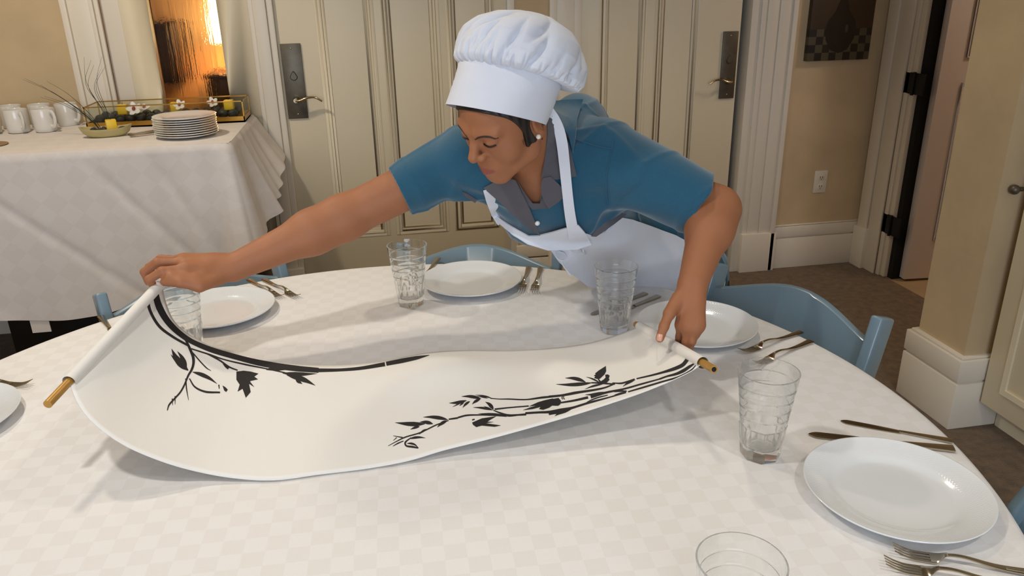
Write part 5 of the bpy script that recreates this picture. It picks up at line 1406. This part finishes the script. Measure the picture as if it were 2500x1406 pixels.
# ---- hair, brows, lashes, earring ----------------------------------
def f_hair(p):
    qh = (p - HT) @ HM; o = f_head(p, False); t = (p - HC) @ HA
    d = np.maximum(o - .0045 - .0010 * np.sin(qh[:, 1] * 420 + 60 * qh[:, 2]), -(o + .002))
    s = np.abs(qh[:, 0])
    # narrow band under the rim, wider at the temple, a side-burn before the ear and the nape
    tmp = np.clip((.050 - qh[:, 1]) / .030, 0, 1); reach = .006 + .022 * tmp * tmp * (qh[:, 0] < 0)
    band_ = -(t + reach)
    burn = np.where(qh[:, 0] > 0, 1., 0.) + np.maximum(np.maximum(np.abs(qh[:, 1] - .013 + .12 * (qh[:, 2] + .03)) - .0125, -(qh[:, 2] + .046)), -.3 * (t + .05))
    nape = np.maximum(qh[:, 1] + .030, -(qh[:, 2] + .070))
    keep = np.minimum(np.minimum(band_, burn), nape)
    ear = np.sqrt(((s - .074) / .016) ** 2 + ((qh[:, 1] + .016) / .024) ** 2 + ((qh[:, 2] + .020) / .042) ** 2) - 1
    d = np.maximum(np.maximum(d, keep), -ear * .012)
    return np.maximum(d, t - .035)
lo, hi = HT - .14, HT + .14
hv, hq = surface_nets(f_hair, lo, hi, .0017)
hv = relax(hv, hq, 3, .5)
hair = obj('hair', new_mesh('hair', hv - PL, hq), M_HAIR, person); hair['label'] = 'dark hair tucked under the hat'
m = MB(); rh = random.Random(5)
for i in list(range(0, 14, 2)) + list(range(16, 26)):          # loose strands at the nape and before the ear
    if i < 16: x0, y0 = 1338 + rh.uniform(-4, 4), 292 + rh.uniform(-4, 14); pts = [(x0, y0), (x0 + rh.uniform(2, 9), y0 + rh.uniform(4, 12)), (x0 + rh.uniform(4, 18), y0 + rh.uniform(8, 24))]; dd = 1.555
    else: x0, y0 = 1284 + rh.uniform(-6, 6), 318 + rh.uniform(-4, 6); pts = [(x0, y0), (x0 + rh.uniform(-4, 2), y0 + 16), (x0 + rh.uniform(-2, 10), y0 + rh.uniform(28, 38))]; dd = (hit((1284, 335), BB) or 1.5) - .004
    c = crom(pts, 8); m.tube([atD(p, dd) - PL for p in c], np.linspace(.0004, .00015, 8), 5)
m.obj('loose_strands', M_HAIR, hair, smooth=True)
def on_head(x, y, z, lift=.0006, fn=f_head):
    """push a point in head space onto the skin"""
    p = H(x, y, z)[None]; e = 1e-4
    for _ in range(12):
        d = fn(p)[0] - lift; g = np.array([(fn(p + V3(*(e if k == a else 0 for k in range(3)))[None])[0] - fn(p)[0]) / e for a in range(3)]); p = p - d * g[None] / max(g.dot(g), .3)
    return p[0]
for s in (-1, 1):
    m = MB(); pts = [(.011, .092, .0115), (.020, .090, .0160), (.031, .086, .0185), (.041, .078, .0175), (.048, .070, .0140)]
    c = crom([(s * x, y, z) for x, y, z in pts], 18); w = np.interp(np.linspace(0, 1, 18), [0, .2, .6, 1], [.0018, .0030, .0024, .0007])
    V = []; F = []
    for i, ((x, y, z), ww) in enumerate(zip(c, w)):
        for j in (-1, -.4, .4, 1): V.append(on_head(x, y, z + j * ww, .0009 if abs(j) < .9 else .0001) - PL)
    for i in range(17):
        for j in range(3): F.append((i * 4 + j, i * 4 + j + 1, i * 4 + j + 5, i * 4 + j + 4))
    m.add(V, F).obj('eyebrow', M_BROW, person, smooth=True)
    m = MB(); pts = [(.0180, .082, -.0040), (.024, .086, -.0062), (.031, .0875, -.0070), (.038, .085, -.0060), (.0450, .077, -.0034)]
    c = crom([(s * x, y, z) for x, y, z in pts], 16)
    P = [on_head(x, y, z, .0008) for x, y, z in c]
    m.tube([p - PL for p in P], [.0006] + [.0017] * 14 + [.0006], 6)
    for i in range(1, 16):
        a = P[i]; tip = a + HM @ V3(s * .0010 * (i - 7) / 4, .0012, -.0026); m.tube([a - PL, (a + tip) / 2 + HM @ V3(0, .0010, -.0008) - PL, tip - PL], [.00075, .0005, .00015], 4)
    m.obj('eyelashes', M_HAIR, person, smooth=True)
ed = hit((1314.5, 333.7), BB) or 1.5
m = MB(); m.sphere(atD((1314.5, 333.7), ed - .004) - PL, .0049, 14); k = m.obj('earring', M_PEARL, person, smooth=True); k['label'] = 'white pearl stud'
# thumb nail
for hd_, px_ in ((LH, (1610, 824)),):
    dn = hit(px_, BB) or 1.44
    m = MB(); V = []; F = []
    for i in range(7):
        for j in range(7):
            a, b_ = (i - 3) / 3, (j - 3) / 3; sx, sy = 7.5 * a * (1 - .15 * b_ * b_), 9 * b_
            pp = (px_[0] + sx * .95 - sy * .22, px_[1] + sy * .95 + sx * .2); V.append(atD(pp, (hit(pp, BB) or dn) - .0007 - .0006 * (1 - a * a)) - PL)
    for i in range(6):
        for j in range(6): F.append((i * 7 + j, i * 7 + j + 1, i * 7 + j + 8, i * 7 + j + 7))
    m.add(V, F).obj('thumb_nail', material('thumb_nail', (214, 158, 136), .25), body, smooth=True)
# ---- chef's hat ----------------------------------------------------
hat = obj('chef_hat', None, None, person); hat['label'] = 'tall white chef hat with a wide band and puffed crown'
RA, RB = .0985, .1010
BHT = .0815
NB_ = 96
def ring_pt(ph, u, w): return HU * u * math.cos(ph) + HW * w * math.sin(ph)
prof = [(0, .985, 0), (0, 1.0, -.002), (.02, 1.006, 0), (.04, 1.012, 0), (.045, 1.016, 0), (.049, 1.012, 0), (.07, 1.020, 0), (BHT - .002, 1.028, 0), (BHT, 1.02, 0), (BHT, .97, 0), (.04, .965, 0), (0, .962, 0)]
V = []; F = []
for i in range(NB_):
    ph = 2 * math.pi * i / NB_
    for a, r, _ in prof:
        wob = .0012 * math.sin(ph * 5 + a * 40)
        tilt = HU * (.012 * a / BHT)
        V.append(HC + HA * (a + (.004 * math.sin(ph - .6) if a > .06 else 0)) + ring_pt(ph, (RA + wob) * r, (RB + wob) * r) + tilt - PL)
n_ = len(prof)
for i in range(NB_):
    for j in range(n_ - 1):
        a, b_ = i * n_ + j, ((i + 1) % NB_) * n_ + j; F.append((a, a + 1, b_ + 1, b_))
band = new_mesh('hat_band', V, F); band.set_sharp_from_angle(angle=math.radians(50)); obj('hat_band', band, M_HAT, hat)
# crown: gathered puff that flops to the back of the head
vk = np.array([0, .05, .12, .25, .4, .55, .7, .85, 1.0])
Lr = np.array([.100, .102, .107, .108, .100, .084, .060, .032, 0]); La = np.array([0, .006, .016, .040, .064, .086, .104, .114, .118])
Rr = np.array([.100, .109, .124, .131, .130, .116, .092, .050, 0]); Ra = np.array([0, -.006, -.006, .004, .030, .066, .093, .114, .119])
NP, NVV = 360, 64
TOPC = HC + HA * (BHT - .001) + HU * .012
V = []; F = []
for i in range(NP):
    ph = 2 * math.pi * i / NP; cph = math.cos(ph); w = max(0, (1 + cph) / 2) ** 2.6
    for j in range(NVV + 1):
        v = j / NVV; v = v ** .9
        lr, la, r_, ra = (np.interp(v, vk, q_) for q_ in (Lr, La, Rr, Ra))
        R_ = lr + (r_ - lr) * w; A_ = la + (ra - la) * w
        g = math.exp(-((v - .10) / .10) ** 2) * min(1, v / .03)
        def crease(x): return 1 - 2 * math.exp(-(abs(math.sin(x)) / .33) ** 1.3)          # flat cloth with narrow tucks
        ga = .0056 * crease(15 * ph + 1.6 * math.sin(3 * ph) + 1.2 * v) + .0022 * crease(26 * ph + 1 + 1.1 * math.sin(2 * ph))
        fold = .0068 * crease(5 * ph + 3.6 * v + .9 * math.sin(2 * ph + 3)) * math.exp(-((v - .34) / .17) ** 2) + .0060 * crease(3 * ph + 4.2 * v + .6) * math.exp(-((v - .52) / .2) ** 2) + .0036 * crease(9 * ph + 5 * v) * math.exp(-((v - .22) / .12) ** 2)
        pin = -.004 * math.exp(-(v / .03) ** 2)
        R2 = R_ + ga * g + fold + pin
        V.append(TOPC + HU * .013 * v + ring_pt(ph, R2, R2 * (1.04 - .04 * w)) + HA * (A_ + .5 * fold * (1 if v > .3 else 0) - .2 * ga * g) - PL)
for i in range(NP):
    for j in range(NVV):
        a, b_ = i * (NVV + 1) + j, ((i + 1) % NP) * (NVV + 1) + j; F.append((a, a + 1, b_ + 1, b_))
obj('hat_crown', new_mesh('hat_crown', V, F), M_HAT, hat)
bpy.context.view_layer.update()
